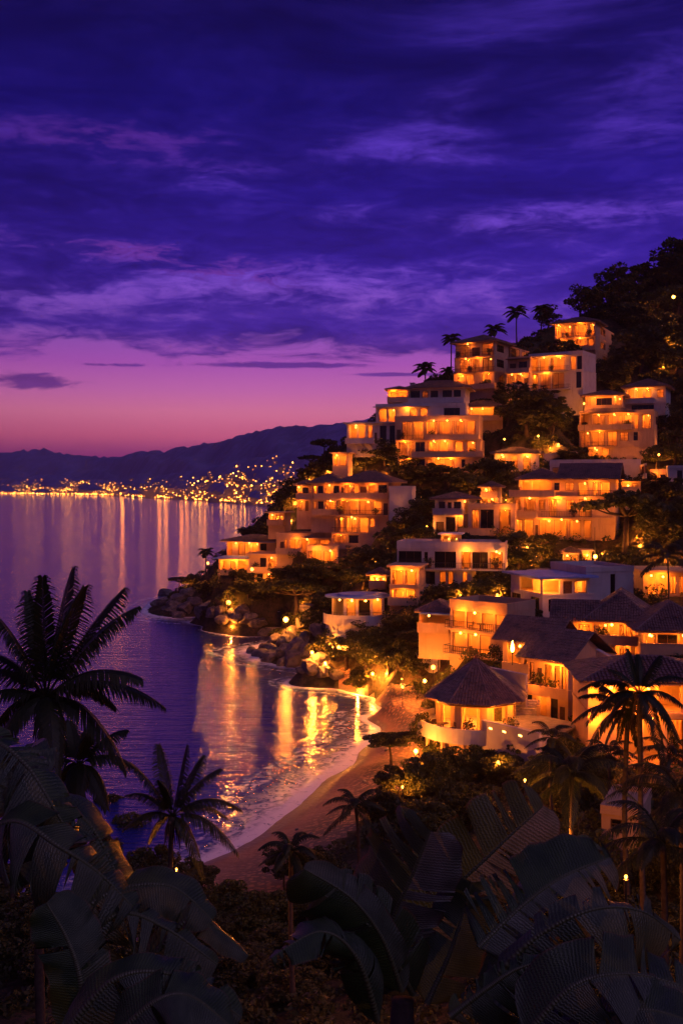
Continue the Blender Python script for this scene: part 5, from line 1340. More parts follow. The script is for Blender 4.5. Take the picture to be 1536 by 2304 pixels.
# ------------------------------------------------------------------ banana plants
def curve(pts, t):
    """smooth curve through points"""
    n = len(pts)-1; k = min(int(t*n), n-1); u = t*n-k
    p = [pts[max(k-1,0)], pts[k], pts[k+1], pts[min(k+2,n)]]
    return (p[1]*2 + (p[2]-p[0])*u + (p[0]*2-p[1]*5+p[2]*4-p[3])*u*u + (p[1]*3-p[0]-p[2]*3+p[3])*u**3)*0.5
def banana_leaf(parent, pts, w, facing, fold=(0.35, 0.35), tears=6, tip=1.0, seed=0, sag=0.25, curl=0.5, lit_wax=(.05, .30)):
    """pts: midrib (photo px, py, distance); w: half widths of both sides in m; facing: direction the upper face looks; fold: how far each half hangs"""
    r = random.Random(seed); o = parent.location
    pts = [P(*p) - o for p in pts]; N = 48; A = 7
    fv = Vector(facing).normalized()
    V, Fc, UV, LIT_WAX = [], [], [], []
    prof = lambda t: (min(1, t/0.10)**0.6)*(1 - max(0, (t-0.55)/0.45)**2.2*tip)**0.5 if t < 1 else (0 if tip >= 1 else (1-tip)**.5)
    fr = []
    for i in range(N+1):
        t = i/N; p = curve(pts, t); tg = (curve(pts, min(1,t+.01)) - curve(pts, max(0,t-.01))).normalized()
        s = tg.cross(fv).normalized(); u = s.cross(tg)
        fr.append((p, tg, s, u))
    for side in (0, 1):
        sg = 1 if side else -1
        cuts = sorted(set([0, N] + [r.randint(4, N-3) for _ in range(tears)]))
        for a, b in zip(cuts[:-1], cuts[1:]):
            if b - a < 1: continue
            extra = r.gauss(0, sag*1.3); tw = r.gauss(0, .06)
            base = len(V)
            for i in range(a, b+1):
                p, tg, s, u = fr[i]; t = i/N
                W = w[side]*prof(t)*(1 + .03*math.sin(t*37+seed) + .02*r.random())
                f0 = fold[side] + extra*0.6
                for j in range(A+1):
                    q = j/A; ang = f0*(0.35 + curl*q) + extra*q*0.5
                    x = W*q
                    shrink = 0.0
                    if i == a and a > 0: shrink = 0.018*q + .004
                    if i == b and b < N: shrink = -0.018*q - .004
                    pos = p + s*(sg*x*math.cos(ang)) - u*(x*math.sin(ang)) + tg*(shrink + x*0.28 + tw*x*q*.5) + u*(0.010*math.sin(i*.6+seed)*q*q)
                    V.append(tuple(pos)); UV.append((t, sg*q)); LIT_WAX.append(lit_wax[side])  # pale tone set per leaf half, imitating light on it
            for i in range(b-a):
                for j in range(A):
                    k = base + i*(A+1) + j; Fc.append((k, k+1, k+A+2, k+A+1) if sg > 0 else (k, k+A+1, k+A+2, k+1))
    # midrib: a tapering ridge under the blade
    base = len(V); m = 6
    for i in range(N+1):
        p, tg, s, u = fr[i]; rr = 0.017*(1-.8*i/N)
        for k in range(m):
            a = 2*PI*k/m; V.append(tuple(p + s*math.cos(a)*rr + u*(math.sin(a)*rr - rr*.6))); UV.append((i/N, 0.0)); LIT_WAX.append(0.0)
    for i in range(N):
        for k in range(m): Fc.append((base+i*m+k, base+i*m+(k+1)%m, base+(i+1)*m+(k+1)%m, base+(i+1)*m+k))
    me = bpy.data.meshes.new('leaf'); me.from_pydata(V, [], Fc)
    at = me.attributes.new('lit_wax', 'FLOAT', 'POINT'); at.data.foreach_set('value', LIT_WAX)
    uv = me.uv_layers.new(name='UVMap'); co = [c for p in me.polygons for v in p.vertices for c in UV[v]]; uv.data.foreach_set('uv', co)
    me.polygons.foreach_set('use_smooth', [True]*len(me.polygons)); me.materials.append(M['banana']); me.update()
    return link('leaf', me, parent)
def banana(label, px, py, d, leaves, hstem=3.0, group=None):
    p = P(px, py, d); z = gz(p.x, p.y); o = thing('banana_plant', label, 'banana plant', (p.x, p.y, z), 0, group)
    m = MB(); t = Vector((0, 0, max(.6, p.z - z)))
    m.tube([(0,0,-.4), t*.3, t*.7, t], [.16,.14,.11,.06], 10); m.build('stem', M['bark'], o, True)
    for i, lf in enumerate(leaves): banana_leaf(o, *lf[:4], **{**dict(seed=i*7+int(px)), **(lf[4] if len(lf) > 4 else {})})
    return o
U_ = (0, -.55, .85)
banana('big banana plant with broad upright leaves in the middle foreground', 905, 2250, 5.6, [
  ([(850,2240,5.6),(880,2080,5.6),(925,1975,5.55),(968,1870,5.5)], (.34,.25), (-.1,-1,.25), (.6,.2), dict(tears=5, tip=.85, sag=.08, lit_wax=(.05,1))),
  ([(905,2190,5.9),(985,2040,6.0),(1105,1920,6.0),(1222,1812,6.0)], (.30,.27), (.15,-.8,.65), (-.1,.5), dict(tears=6, tip=.95, sag=.1, lit_wax=(.05,1))),
  ([(905,2230,5.2),(860,2110,5.1),(790,2020,5.0),(685,1955,4.9)], (.26,.1), (.25,-.75,.65), (1.1,-.2), dict(tears=3, sag=.1, lit_wax=(.0,.45))),
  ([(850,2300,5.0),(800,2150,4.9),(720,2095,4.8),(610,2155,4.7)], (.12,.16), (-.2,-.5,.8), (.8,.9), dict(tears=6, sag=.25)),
  ([(930,2240,5.4),(870,2130,5.3),(800,2060,5.2),(720,2010,5.2)], (.3,.2), (0,-1,.3), (.7,.5), dict(tears=4, sag=.15, lit_wax=(.3,.1))),
  ([(960,2260,5.5),(1010,2150,5.6),(1040,2060,5.7),(1060,1985,5.7)], (.2,.2), (0,-1,.2), (.4,.5), dict(tears=2, sag=.1, lit_wax=(.1,.2)))])
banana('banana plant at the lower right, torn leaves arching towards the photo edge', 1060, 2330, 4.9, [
  ([(1075,2130,5.1),(1170,2040,5.2),(1260,1975,5.3),(1372,1928,5.4)], (.24,.26), (.0,-.6,.8), (.1,.75), dict(tears=8, sag=.12, lit_wax=(.0,.55))),
  ([(1090,2220,4.6),(1200,2110,4.6),(1330,2045,4.6),(1445,2050,4.7),(1530,2115,4.8)], (.1,.3), (-.1,-.5,.85), (.2,1.25), dict(tears=11, sag=.2, lit_wax=(.3,.3))),
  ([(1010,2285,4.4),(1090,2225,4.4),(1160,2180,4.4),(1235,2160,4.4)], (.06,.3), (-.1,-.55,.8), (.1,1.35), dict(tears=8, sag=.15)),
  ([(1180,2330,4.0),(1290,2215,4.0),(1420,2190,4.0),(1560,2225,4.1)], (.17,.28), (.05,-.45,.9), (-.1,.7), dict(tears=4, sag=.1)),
  ([(1100,2300,4.8),(1210,2010,5.9),(1290,1945,6.1),(1345,1900,6.3)], (.14,.14), (0,-.7,.7), (.3,.3), dict(tears=5, lit_wax=(0,.1))),
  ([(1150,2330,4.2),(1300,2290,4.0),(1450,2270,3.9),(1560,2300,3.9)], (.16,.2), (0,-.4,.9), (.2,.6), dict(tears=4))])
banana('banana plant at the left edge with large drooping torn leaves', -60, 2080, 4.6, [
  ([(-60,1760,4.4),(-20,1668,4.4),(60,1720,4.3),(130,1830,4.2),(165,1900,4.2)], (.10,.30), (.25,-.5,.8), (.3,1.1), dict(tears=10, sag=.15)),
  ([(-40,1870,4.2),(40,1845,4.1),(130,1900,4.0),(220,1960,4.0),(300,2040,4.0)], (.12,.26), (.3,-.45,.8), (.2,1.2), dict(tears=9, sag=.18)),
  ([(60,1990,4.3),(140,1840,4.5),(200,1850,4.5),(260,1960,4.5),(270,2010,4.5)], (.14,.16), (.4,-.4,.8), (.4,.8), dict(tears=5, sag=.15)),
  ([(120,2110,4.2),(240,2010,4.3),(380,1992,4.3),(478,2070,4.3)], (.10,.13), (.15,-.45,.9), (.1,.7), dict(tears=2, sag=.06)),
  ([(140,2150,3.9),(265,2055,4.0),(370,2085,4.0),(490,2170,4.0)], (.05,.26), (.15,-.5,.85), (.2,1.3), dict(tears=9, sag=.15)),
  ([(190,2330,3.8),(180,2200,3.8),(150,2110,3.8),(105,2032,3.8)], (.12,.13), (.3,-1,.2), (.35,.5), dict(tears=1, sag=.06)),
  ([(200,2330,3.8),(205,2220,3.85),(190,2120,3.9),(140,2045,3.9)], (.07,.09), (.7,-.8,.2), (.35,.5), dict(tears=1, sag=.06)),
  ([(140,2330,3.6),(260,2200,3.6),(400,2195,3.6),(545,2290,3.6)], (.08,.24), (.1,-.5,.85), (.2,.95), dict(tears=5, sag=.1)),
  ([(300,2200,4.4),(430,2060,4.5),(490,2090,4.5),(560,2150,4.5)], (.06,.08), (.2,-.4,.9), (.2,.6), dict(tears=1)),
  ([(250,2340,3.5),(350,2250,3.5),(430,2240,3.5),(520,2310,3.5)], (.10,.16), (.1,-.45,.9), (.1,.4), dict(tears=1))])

# ------------------------------------------------------------------ lamps of the place, with hidden ones added to brighten trees and beach
def garden_lamp(label, px, py, d=None, h=1.6, r=0.16, strong=False):
    p = hit(px, py + (48 if strong else 8)) if d is None else P(px, py, d)
    if p is None: p = P(px, py, 240)
    top = P(px, py, p.y); z = min(gz(p.x, p.y), top.z - .5)
    o = thing('garden_lamp', label, 'lamp', (p.x, p.y, z), 0, 'garden lamps'); hh = top.z - z
    m = MB(); m.tube([(0,0,-.4),(0,0,hh-r)], .045, 7); m.lathe([(.09,0),(.09,.05),(.05,.08)], 8, (0,0,hh-r-.1)); m.build('post', M['metal'], o)
    g = MB(); g.lathe([(0,r),(r*.7,r*.7),(r,0),(r*.7,-r*.7),(0,-r)], 10, (0,0,hh)); g.build('globe', M['bright' if strong else 'globe'], o, True)
    point((0, 0, hh), (2600 if px < 560 or px > 900 else 5200) if strong else (2000 if py < 1700 else (900 if py < 1900 else 420)), (1.0, .26, .025), r*.7, o)
    return o
for a in (('hilltop globe lamp glowing in trees near the upper right edge', 1514, 668, 262, 0, .42, True), ('globe lamp glowing behind branches low on the headland', 514, 1356, None, 0, .42, True),
  ('lamp over the lit stone platform on the inner shore', 643, 1394, None, 0, .45, True), ('globe lamp in shrubs above the grey boulders', 748, 1456, None, 0, .36, True), ('small lamp by the path below the round villa', 862, 1441, 142, 0, .14),
  ('round lamp beside the roof of the round pavilion', 974, 1501, 117, 0, .24), ('added dim lamp in branches left of the round pavilion', 925, 1515, None, 0, .16), ('lamp on the terrace edge of the long shore villa', 567, 1281, 196, 0, .3),
  ('lamp at the seaward terrace over the water', 468, 1267, 210, 0, .24), ('small path lamp in the gully between the cascades', 1210, 981, 210, 0, .2), ('path lamp left of the gully tree', 1134, 988, 208, 0, .18),
  ('lamp on the long white terrace wall above the gabled house', 1481, 1023, 192, 0, .2), ('lamp beside the tile roofed wing of the right cascade', 1313, 908, 219, 0, .2), ('lamp in the hedge right of the tall pole lamp', 1361, 1248, 162, 0, .16),
  ('lamp hidden in leaves of the lower right garden', 1407, 1972, 37, 0, .06), ('bright lamp buried in a shrub behind the torn banana leaves', 1268, 2030, 29.5, 0, .06), ('lamp low behind the trunk of the slender palm', 397, 1955, 49, 0, .045),
  ('lamp in the shrubs left of the garden cottage', 1240, 1898, 42, 0, .08), ('lamp in the shrubs under the blue white terrace wall', 1120, 1715, 84, 0, .12), ('lamp at the sandy edge behind the beach trees', 905, 1545, 120, 0, .14),
  ('lamp on the slope at the foot of the long gallery house', 985, 1470, 127, 0, .13), ('added floodlight globe over the sand at the foot of the round pavilion', 955, 1532, None, 0, .22, True), ('added globe lamp low in the trees at the back of the beach', 838, 1516, None, 0, .2, True),  # floodlights added to put warm light on the sand
  ('added lamp at the back of the beach below the pavilion trees', 935, 1690, None, 0, .2, True), ('globe lamp among boulders right of the rocky point', 702, 1468, None, 0, .22, True),
  ('added fill lamp in bushes under the low white wing of the cascade', 812, 1040, None, 0, .22), ('added fill lamp on the slope below the narrow link house', 1160, 893, None, 0, .2), ('added fill lamp in the trees right of the cream block foot', 1098, 1075, None, 0, .2),  # hidden lamps, added so the planting glows
  ('added fill lamp between gully trees below the tile roofed columns house', 1085, 972, None, 0, .2), ('added fill lamp in dark trees behind the small arched house', 1255, 1000, None, 0, .2), ('added fill lamp in trees at the photo edge beside the right cascade', 1508, 1015, None, 0, .22),
  ('added fill lamp under the broad tree by the tall pole', 1440, 1228, None, 0, .2), ('added fill lamp in bushes under the twin roofed villa', 842, 1262, None, 0, .2), ('added fill lamp on the dark slope above the centre villa', 915, 1192, None, 0, .2),
  ('added fill lamp in bushes left of the glass fronted end bay', 848, 1318, None, 0, .16), ('added fill lamp in trees under the big gabled house', 1185, 1232, None, 0, .16), ('added fill lamp in shrubs between centre villa and white modern house', 1118, 1338, None, 0, .14),
  ('added fill lamp in the wood high on the slope behind the tallest house', 1448, 705, None, 0, .26, True), ('added fill lamp on the wooded slope right of the tallest house', 1500, 770, None, 0, .24, True), ('added fill lamp in trees below the twin roofed villa end house', 655, 1172, None, 0, .2),
  ('added fill lamp in the headland trees below the long shore villa', 640, 1345, None, 0, .22), ('added fill lamp in the headland bushes left of the shore villa', 588, 1300, None, 0, .2), ('added fill lamp in the tall tree over the rocks of the shore', 705, 1365, None, 0, .2),
  ('added low fill lamp under the middle banana plant', 1112, 2150, 9.0, 0, .02),  # added to warm the leaves above it
  ('added floodlight on a short post at the back of the sand', 948, 1648, None, 0, .16, True), ('lamp by the slender palm trunk on the near slope', 425, 1990, 45, 0, .035), ('lamp in shrubs above the young beach palm', 905, 1770, 82, 0, .09), ('lamp in garden shrubs below the blue white wall', 1180, 1755, 74, 0, .09),
  ('lamp at the shrubs right of the upright banana leaf', 1180, 1885, 44, 0, .07),
  ('added fill lamp in the thicket under the broad cream block', 1060, 1082, 202, 0, .22), ('added fill lamp at the wooded edge right of the flat roofed block', 1420, 905, 232, 0, .2)):
    garden_lamp(*a)
short = {'trees between the cascades': 'between the cascades', 'trees below the white cascade': 'below the white cascade', 'trees on the mid slope': 'of the mid slope', 'trees around the centre villa': 'around the centre villa', 'trees on the headland': 'of the headland', 'trees right of the gabled house': 'right of the gabled house', 'trees on the wooded slope under the ridge': 'right of the tallest house', 'trees behind the beach': 'behind the beach'}
# low fill lamps added at the feet of the trees to brighten them
for grp, step in (('trees between the cascades', 2), ('trees below the white cascade', 2), ('trees on the mid slope', 2), ('trees around the centre villa', 2), ('trees on the headland', 3), ('trees right of the gabled house', 2), ('trees on the wooded slope under the ridge', 3), ('trees behind the beach', 3)):
    tr = sorted([o for o in C.objects if o.get('group') == grp and o.type == 'EMPTY'], key=lambda o: o.location.x/o.location.y)[1::step]
    for i, o in enumerate(tr):
        v = Vector((-o.location.x, -o.location.y, 0)).normalized(); r_ = o.scale[0]*0.95
        x, y = o.location.x + v.x*r_ + rnd.uniform(-1,1), o.location.y + v.y*r_; z = gz(x, y)
        l = thing('fill_lamp', f'added fill lamp under the trees {short[grp]}, {ordn(i, len(tr))}', 'lamp', (x, y, z), 0, 'added fill lamps'); hh = rnd.uniform(.5, 1.0)
        m = MB(); m.tube([(0,0,-.3),(0,0,hh-.08)], .04, 6); m.build('post', M['metal'], l)
        g_ = MB(); g_.lathe([(0,-.09),(.08,-.05),(.09,.04),(0,.1)], 8, (0,0,hh)); g_.build('globe', M['globe'], l, True)
        point((0,0,hh), rnd.uniform(1000, 2600), (1.0, .25, .022), .07, l)
p = P(1337, 1266, 156); z = gz(p.x, p.y)
o = thing('pole_lamp', 'tall thin pole with one very bright lamp above the white modern house', 'lamp', (p.x, p.y, z))
m = MB(); top = P(1337, 1186, 156).z - z; m.tube([(0,0,-.4),(0,0,top)], [.07,.04], 8); m.build('pole', M['metal'], o)
hz = P(1337, 1252, 156).z - z; m = MB(); m.lathe([(0,.3),(.22,.2),(.3,0),(.2,-.22),(0,-.3)], 10, (0,-.3,hz)); m.build('globe', M['bright'], o, True); point((0, -.3, hz), 2500, (1.0, .3, .04), .2, o)
# torch on the porch
p = P(1152, 1470, 104)
o = thing('torch', 'burning torch on a stand before the low tiled wing', 'torch', (p.x, p.y, p.z-1.2))
m = MB(); m.tube([(0,0,0),(0,0,1.2)], .05, 7); m.lathe([(.05,1.1),(.16,1.3),(.16,1.34)], 8); m.build('stand', M['metal'], o)
m = MB(); m.lathe([(.02,1.3),(.17,1.5),(.19,1.7),(.1,2.1),(.02,2.5)], 8); m.build('flame', M['flame'], o, True)

# ------------------------------------------------------------------ terrace pots, tables, chairs
pm = MB(); pm.lathe([(0,0),(.17,0),(.24,.38),(.27,.4),(.27,.45),(.22,.45),(.2,.4),(0,.38)], 10); POT = pm.mesh('pot', M['pot'], True)
gg = np.random.default_rng(77); cc = gg.normal(size=(170,3))*(.26,.26,.24) + (0,0,.8); vv, qq = leaf_quads(cc, .15, gg); FOL = np_mesh('foliage', vv, qq, M['leafd'])
tm = MB(); tm.lathe([(0,.7),(.5,.7),(.52,.72),(.5,.75),(0,.75)], 14); TOP = tm.mesh('tabletop', M['wood'])
lm = MB(); lm.lathe([(.25,0),(.25,.03),(.05,.08),(.05,.69)], 8); LEG = lm.mesh('table_leg', M['metal'])
sm = MB(); sm.box(-.23,.23,-.23,.23,.42,.47); SEAT = sm.mesh('seat', M['wood'])
bm_ = MB(); bm_.box(-.23,.23,.19,.23,.58,.95); bm_.box(-.23,-.19,.19,.23,.47,.58); bm_.box(.19,.23,.19,.23,.47,.58); BACK = bm_.mesh('backrest', M['wood'])
lg = MB(); lg.box(-.02,.02,-.02,.02,0,.42); CLEG = lg.mesh('leg', M['wood'])
def on_terrace(key, si, px, out=0.6):
    lab = next(k for k in REG if key in k); U, W, ext, st, r = REG[lab]; y0, z0 = ext[si]
    return W(U(px, -y0+out), y0-out, z0+.04), r
def furnish(what, label, key, si, px, out=.6):
    p, r = on_terrace(key, si, px, out)
    if what == 'pot':
        o = thing('potted_plant', label, 'potted plant', p, rnd.random()*6, 'potted plants on the terraces', rnd.uniform(1.0,1.5)); link('pot', POT, o); link('foliage', FOL, o)
    elif what == 'table':
        o = thing('terrace_table', label, 'table', p, r, 'tables on the terraces'); link('tabletop', TOP, o); link('leg', LEG, o)
    else:
        o = thing('terrace_chair', label, 'chair', p, r + (1.2 if rnd.random() < .5 else -1.4), 'chairs on the terraces'); link('seat', SEAT, o); link('backrest', BACK, o)
        for x in (-.2,.2):
            for y in (-.2,.2): link('leg', CLEG, o, (x,y,0))
for what, label, key, si, px in (
  ('pot','potted plant left of the table on the top balcony of the tallest house','highest on the hill',0,1275),('pot','potted plant near the corner of the tallest house balcony','highest on the hill',0,1325),
  ('pot','potted plant on the top balcony of the wide hipped roof house','on the crest left',0,1030),('table','small table on the top balcony of the wide hipped roof house','on the crest left',0,1070),('pot','potted plant by the right end of that crest balcony','on the crest left',0,1100),
  ('pot','potted plant on the middle balcony of the crest house','on the crest left',1,1056),('pot','potted plant on the upper balcony of the flat roofed block','just below the topmost',0,1240),('table','table on the lower balcony of the flat roofed block','just below the topmost',1,1250),
  ('pot','potted plant at the left end of the cream block first balcony','broad cream block',0,905),('pot','potted plant by the forward bay of the cream block','broad cream block',0,970),('table','table behind the parapet of the cream block middle terrace','broad cream block',1,960),
  ('pot','potted plant at the right of the cream block middle terrace','broad cream block',1,1060),('pot','potted plant on the middle floor terrace of the right cascade','middle of the right cascade',0,1345),('chair','chair on the middle floor terrace of the right cascade','middle of the right cascade',0,1372),('pot','potted plant at the corner of the right cascade terrace','middle of the right cascade',0,1410),
  ('pot','potted plant on the loggia of the big gabled house','big gabled',0,1160),('table','table on the loggia of the big gabled house','big gabled',0,1200),('chair','chair beside the loggia table of the big gabled house','big gabled',0,1222),
  ('pot','potted plant on the middle balcony of the big gabled house','big gabled',1,1290),('chair','chair before the ground floor windows of the big gabled house','big gabled',2,1235),
  ('pot','potted plant on the upper terrace of the twin roofed villa','four storey villa',0,862),('pot','potted plant on the second floor of the twin roofed villa','four storey villa',1,765),('pot','potted plant at the right of the twin villa second floor','four storey villa',1,845),('table','table on the second floor of the twin roofed villa','four storey villa',1,800),
  ('chair','chair on the terrace of the long shore villa','long shore villa',0,600),('table','table on the terrace of the long shore villa','long shore villa',0,615),('pot','potted plant at the edge of the long shore villa terrace','long shore villa',0,575),
  ('pot','potted plant at the left end of the centre villa balcony','in the centre',0,965),('pot','potted plant by the right end of the centre villa balcony','in the centre',0,1115),('chair','chair on the first balcony of the bright gallery house','gallery house',0,1060),('table','table on the first balcony of the bright gallery house','gallery house',0,1080),
  ('table','table on the lower terrace of the bright gallery house','gallery house',1,1040),('chair','chair on the lower terrace of the bright gallery house','gallery house',1,1060),('pot','potted plant at the right of the gallery house lower terrace','gallery house',1,1110),
  ('pot','potted plant left on the stepped white balcony','stepped white balcony',0,1210),('pot','potted plant in the middle of the stepped white balcony','stepped white balcony',0,1240),('table','table on the stepped white balcony','stepped white balcony',0,1225),
  ('table','table on the terrace of the sprawling tile roofed house','sprawling tile',0,1385),('chair','chair on the terrace of the sprawling tile roofed house','sprawling tile',0,1405),('pot','potted plant at the left of the sprawling house terrace','sprawling tile',0,1355)):
    furnish(what, label, key, si, px)
# table and chairs on the round pavilion terrace, near its curved parapet
for what, label, x, y in (('table','round table on the curved terrace left of the pavilion',-3.4,-3.0),('chair','chair left of the table on the curved pavilion terrace',-4.1,-2.6),('chair','chair right of the table on the curved pavilion terrace',-2.6,-3.7),('chair','chair just inside the right opening of the round pavilion',.9,-3.0),('pot','potted plant on the curved pavilion terrace by the corner',-1.2,-4.6),('pot','potted plant in front of the right opening of the pavilion',2.6,-4.2)):
    A = P(1070, 1628, 97.0); REG['_'+label] = ((lambda px, f: px), (lambda X, Y, Z, x=x, y=y: Vector((A.x+x, A.y+y, A.z+.02))), [(0,0)], None, rnd.random()*6)
    furnish(what, label, '_'+label, 0, 0)
HAZE = 9e-5
BACK_SKY = (0.055, 0.032, 0.11, 1)
GLOW_SKY = (0.17, 0.11, 0.34)
SUN_E = 0.2
# ------------------------------------------------------------------ sky
w = bpy.data.worlds.new('World'); bpy.context.scene.world = w
class WT(NT):
    def __init__(s, world): world.use_nodes = True; s.t = world.node_tree; s.t.nodes.clear()
t = WT(w)
dirv = t.n('ShaderNodeTexCoord').outputs['Generated']
sp = t.n('ShaderNodeSeparateXYZ'); t.put(sp.inputs[0], dirv); dx, dy, dz = sp.outputs
az = t.math('ARCTAN2', dx, dy)
hl = t.math('SQRT', t.math('ADD', t.math('MULTIPLY', dx, dx), t.math('MULTIPLY', dy, dy)))
el = t.math('DIVIDE', dz, t.math('MAXIMUM', hl, 0.02))          # tangent of the height above the horizon
def ramp(fac, stops):
    r = t.n('ShaderNodeValToRGB'); t.put(r.inputs[0], fac); e = r.color_ramp.elements
    while len(e) < len(stops): e.new(0.5)
    for k, (p, c) in zip(e, stops): k.position = p; k.color = c
    return r.outputs[0]
eln = t.math('DIVIDE', el, 0.6, clamp=True)
E = lambda y: max(0, (HY-y)/F/0.6)
clear = ramp(eln, [(0, lin(176,74,156)), (E(1030), lin(204,76,152)), (E(985), lin(252,116,156)), (E(930), lin(248,134,174)), (E(880), lin(218,116,190)), (E(820), lin(184,92,194)), (E(740), lin(140,84,196)), (E(600), lin(126,78,214)), (E(400), lin(100,62,206)), (E(150), lin(66,42,160)), (1, lin(52,34,140))])
cloud = ramp(eln, [(0, lin(100,44,112)), (E(900), lin(96,44,126)), (E(820), lin(90,44,146)), (E(740), lin(64,35,148)), (E(620), lin(50,28,146)), (E(450), lin(34,20,128)), (E(250), lin(19,13,106)), (E(0), lin(11,8,74)), (1, lin(10,7,64))])
# cloud sheet seen in perspective, streaks along the horizon
cxy = t.n('ShaderNodeCombineXYZ')
den = t.math('ADD', t.math('MAXIMUM', dz, 0.0), 0.055)
t.put(cxy.inputs[0], t.math('DIVIDE', dx, den)); t.put(cxy.inputs[1], t.math('DIVIDE', dy, den))
q = cxy.outputs[0]
n1 = t.noise(t.mapping(q, (0.50, 0.80, 1), (3.1, 1.2, 0)), 1.0, 5, 0.60, 0.35)
n2 = t.noise(t.mapping(q, (1.9, 3.4, 1), (0.4, 5.1, 0)), 1.0, 6, 0.66, 0.5)
n3 = t.noise(t.mapping(q, (0.22, 0.36, 1), (7, 2, 0)), 1.0, 3, 0.5)
# wind streaks low over the sea, measured in angles
axy = t.n('ShaderNodeCombineXYZ'); t.put(axy.inputs[0], az); t.put(axy.inputs[1], el)
st = t.noise(t.mapping(axy.outputs[0], (9, 38, 1), (2.3, .7, 0), (0, 0, 0.04)), 1.0, 7, 0.62, 0.6)
st2 = t.noise(t.mapping(axy.outputs[0], (24, 75, 1), (5.3, 1.7, 0), (0, 0, -0.05)), 1.0, 6, 0.68, 0.8)
def blob(px, py, sx, sy, rot=0.0):
    a0, e0 = math.atan((px-CX)/F), (HY-py)/F
    u = t.math('SUBTRACT', az, a0); v = t.math('SUBTRACT', el, e0); c, s = math.cos(rot), math.sin(rot)
    uu = t.math('ADD', t.math('MULTIPLY', u, c), t.math('MULTIPLY', v, s)); vv = t.math('SUBTRACT', t.math('MULTIPLY', v, c), t.math('MULTIPLY', u, s))
    r2 = t.math('ADD', t.math('POWER', t.math('DIVIDE', uu, sx/F), 2.0), t.math('POWER', t.math('DIVIDE', vv, sy/F), 2.0))
    return t.math('EXPONENT', t.math('MULTIPLY', r2, -1.0))
gaps = None
for px, py, sx, sy, rot, k in ((960,345,210,40,-.1,.21),(520,392,200,36,.06,.21),(1290,492,320,40,.03,.22),(1150,525,150,28,-.1,.16),(640,655,360,44,-.06,.32),(120,690,240,44,-.05,.25),(1180,100,300,130,.4,.10),(1420,215,260,80,.15,.17),(330,580,270,26,-.05,.18),(160,775,320,28,-.03,.26),(1010,615,260,34,0,.14),(1420,340,110,36,.1,.18),(1010,250,120,80,.6,.14),(760,485,120,30,.1,.13),(250,330,330,60,.05,.09)):
    b = t.math('MULTIPLY', blob(px, py, sx, sy, rot), k); gaps = b if gaps is None else t.math('ADD', gaps, b)
dark = None
for px, py, sx, sy, rot, k in ((300,180,420,150,.1,.10),(1250,400,330,44,0,.12),(800,440,300,34,0,.08),(60,868,140,26,-.02,.42),(640,822,260,9,.0,.5),(900,843,140,6,0,.5),(250,828,140,5,0,.3),(900,560,500,46,0,.06),(420,740,500,20,0,.10),(300,520,300,30,0,.07)):
    b = t.math('MULTIPLY', blob(px, py, sx, sy, rot), k); dark = b if dark is None else t.math('ADD', dark, b)
lowk = t.sstep(el, 0.50, 0.18)
base = t.math('ADD', t.math('MULTIPLY', n1, 0.5), t.math('MULTIPLY', n3, 0.2))
fine = t.math('ADD', t.math('MULTIPLY', n2, t.math('SUBTRACT', 1.0, lowk)), t.math('MULTIPLY', t.math('ADD', t.math('MULTIPLY', st, 0.6), t.math('MULTIPLY', st2, 0.4)), lowk))
f = t.math('ADD', base, t.math('MULTIPLY', t.math('SUBTRACT', fine, 0.5), t.math('ADD', 0.9, t.math('MULTIPLY', lowk, 0.75))))
f = t.math('SUBTRACT', t.math('ADD', t.math('ADD', f, 0.16), t.math('MULTIPLY', gaps, t.math('ADD', -0.15, t.math('MULTIPLY', fine, 2.2)))), dark)
opening = t.math('ADD', t.math('MULTIPLY', t.sstep(f, 0.56, 0.98), 0.88), t.math('MULTIPLY', t.sstep(f, 0.40, 0.72), 0.12))
# below the cloud sheet's far edge the sky is open
low = t.sstep(t.math('ADD', el, t.math('MULTIPLY', t.math('SUBTRACT', st, 0.5), 0.10)), (HY-770)/F, (HY-812)/F)
lowmask = t.math('MULTIPLY', low, t.math('SUBTRACT', 1.0, t.math('MULTIPLY', t.sstep(t.math('ADD', dark, t.math('MULTIPLY', t.math('SUBTRACT', st2, 0.5), 0.8)), 0.20, 0.42), 0.85)))
opening = t.math('MAXIMUM', opening, lowmask)
tex = t.math('ADD', -0.70, t.math('MULTIPLY', t.math('ADD', t.math('MULTIPLY', n1, 0.55), t.math('MULTIPLY', fine, 0.75)), 2.75))
cl = t.n('ShaderNodeVectorMath', operation='SCALE'); t.put(cl.inputs[0], cloud); t.put(cl.inputs['Scale'], tex)
col = t.mix(opening, cl.outputs[0], clear)
# rosy edges on low clouds, weaker light towards the left
pinkb = t.math('MULTIPLY', t.math('MULTIPLY', t.sstep(f, 0.55, 0.66), t.sstep(f, 0.8, 0.68)), t.math('ADD', t.math('ADD', blob(330,575,260,26,-.05), blob(520,625,140,18,-.1)), t.math('MULTIPLY', blob(250,330,330,60,.05), .45)), clamp=True)
col = t.mix(t.math('MULTIPLY', pinkb, 0.32), col, lin(150,62,160))
side = t.math('MULTIPLY', t.sstep(az, -0.05, -0.42), t.math('ADD', 0.18, t.math('MULTIPLY', t.sstep(el, 0.10, 0.0), 0.25)))
sc = t.n('ShaderNodeVectorMath', operation='SCALE'); t.put(sc.inputs[0], col); t.put(sc.inputs['Scale'], t.math('SUBTRACT', 1.0, side))
col = sc.outputs[0]
# the half of the sky behind the viewer: paler open dusk
back = t.sstep(dy, 0.25, -0.5)
col = t.mix(back, col, BACK_SKY)
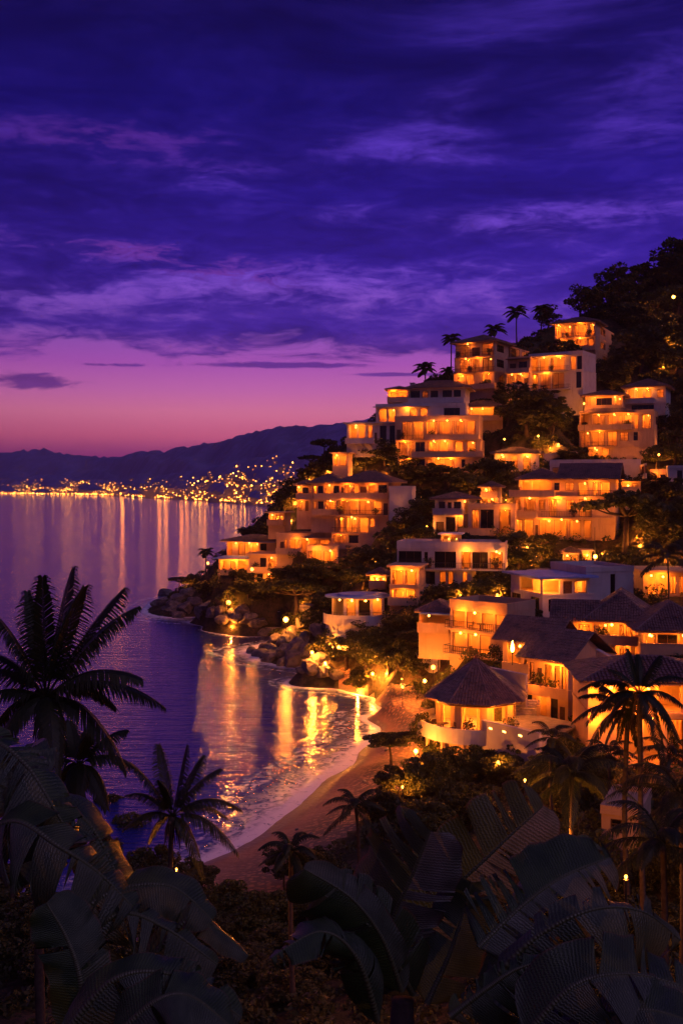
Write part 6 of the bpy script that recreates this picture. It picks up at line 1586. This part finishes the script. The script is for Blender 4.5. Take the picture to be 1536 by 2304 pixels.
# an open bright part of the evening sky high on the right, behind the viewer
dp = t.n('ShaderNodeVectorMath', operation='DOT_PRODUCT'); t.put(dp.inputs[0], dirv); dp.inputs[1].default_value = Vector((0.50, -0.55, 0.67)).normalized()
glow = t.math('POWER', t.math('MAXIMUM', dp.outputs['Value'], 0.0), 6.0)
gv = t.n('ShaderNodeVectorMath', operation='SCALE'); gv.inputs[0].default_value = GLOW_SKY; t.put(gv.inputs['Scale'], glow)
av = t.n('ShaderNodeVectorMath', operation='ADD'); t.put(av.inputs[0], col); t.put(av.inputs[1], gv.outputs[0]); col = av.outputs[0]
col = t.mix(t.sstep(dz, 0.0, -0.03), col, (0.02, 0.008, 0.035, 1))
bg = t.n('ShaderNodeBackground'); t.put(bg.inputs[0], col)
nish = t.n('ShaderNodeTexSky', sky_type='NISHITA'); nish.sun_disc = False; nish.sun_elevation = math.radians(-6); nish.sun_rotation = math.radians(250)
bg2 = t.n('ShaderNodeBackground'); t.put(bg2.inputs[0], nish.outputs[0]); bg2.inputs[1].default_value = 0.02
ad = t.n('ShaderNodeAddShader'); t.put(ad.inputs[0], bg.outputs[0]); t.put(ad.inputs[1], bg2.outputs[0])
wo = t.n('ShaderNodeOutputWorld'); t.put(wo.inputs[0], ad.outputs[0])
try: w.cycles.sampling_method = 'MANUAL'; w.cycles.sample_map_resolution = 512
except Exception: pass

sun = bpy.data.lights.new('dusk_sun', 'SUN'); sun.energy = SUN_E; sun.color = (0.74, 0.55, 1.0); sun.angle = math.radians(18)
so = bpy.data.objects.new('dusk_sun', sun); C.objects.link(so); so.rotation_euler = (-Vector((0.55, -0.42, 0.72))).to_track_quat('-Z', 'Y').to_euler()
# ------------------------------------------------------------------ air
if HAZE > 0:
    h = MB(); h.box(-9000, 9000, -300, 10800, -9, 430)
    tm_ = mk('haze_air'); pv = tm_.n('ShaderNodeVolumePrincipled'); pv.inputs['Color'].default_value = (0.85, 0.72, 1.0, 1); pv.inputs['Density'].default_value = HAZE; pv.inputs['Anisotropy'].default_value = 0.2
    mh = tm_.out(None, pv.outputs[0])
    ho = h.build('haze', mh); tag(ho, kind='stuff', label='thin violet dusk haze over the bay', cat='haze')

# ------------------------------------------------------------------ camera and render settings
cam = bpy.data.cameras.new('camera'); co = bpy.data.objects.new('camera', cam); C.objects.link(co)
co.location = (0, 0, CAMH); co.rotation_euler = (PI/2, 0, 0)
cam.sensor_fit = 'VERTICAL'; cam.sensor_height = 36; cam.sensor_width = 24; cam.lens = 36*F/2304; cam.shift_y = (HY-1152)/2304
cam.clip_start = 0.1; cam.clip_end = 60000
sc_ = bpy.context.scene; sc_.camera = co
sc_.view_settings.view_transform = 'Standard'; sc_.view_settings.look = 'None'; sc_.view_settings.exposure = 0; sc_.view_settings.gamma = 1
sc_.render.engine = 'CYCLES'
cy = sc_.cycles
cy.use_denoising = True; cy.denoiser = 'OPENIMAGEDENOISE'; cy.max_bounces = 6; cy.diffuse_bounces = 3; cy.glossy_bounces = 3; cy.transmission_bounces = 4; cy.transparent_max_bounces = 12; cy.volume_bounces = 0
cy.sample_clamp_indirect = 4.0; cy.sample_clamp_direct = 0; cy.use_light_tree = True; cy.caustics_reflective = False; cy.caustics_refractive = False
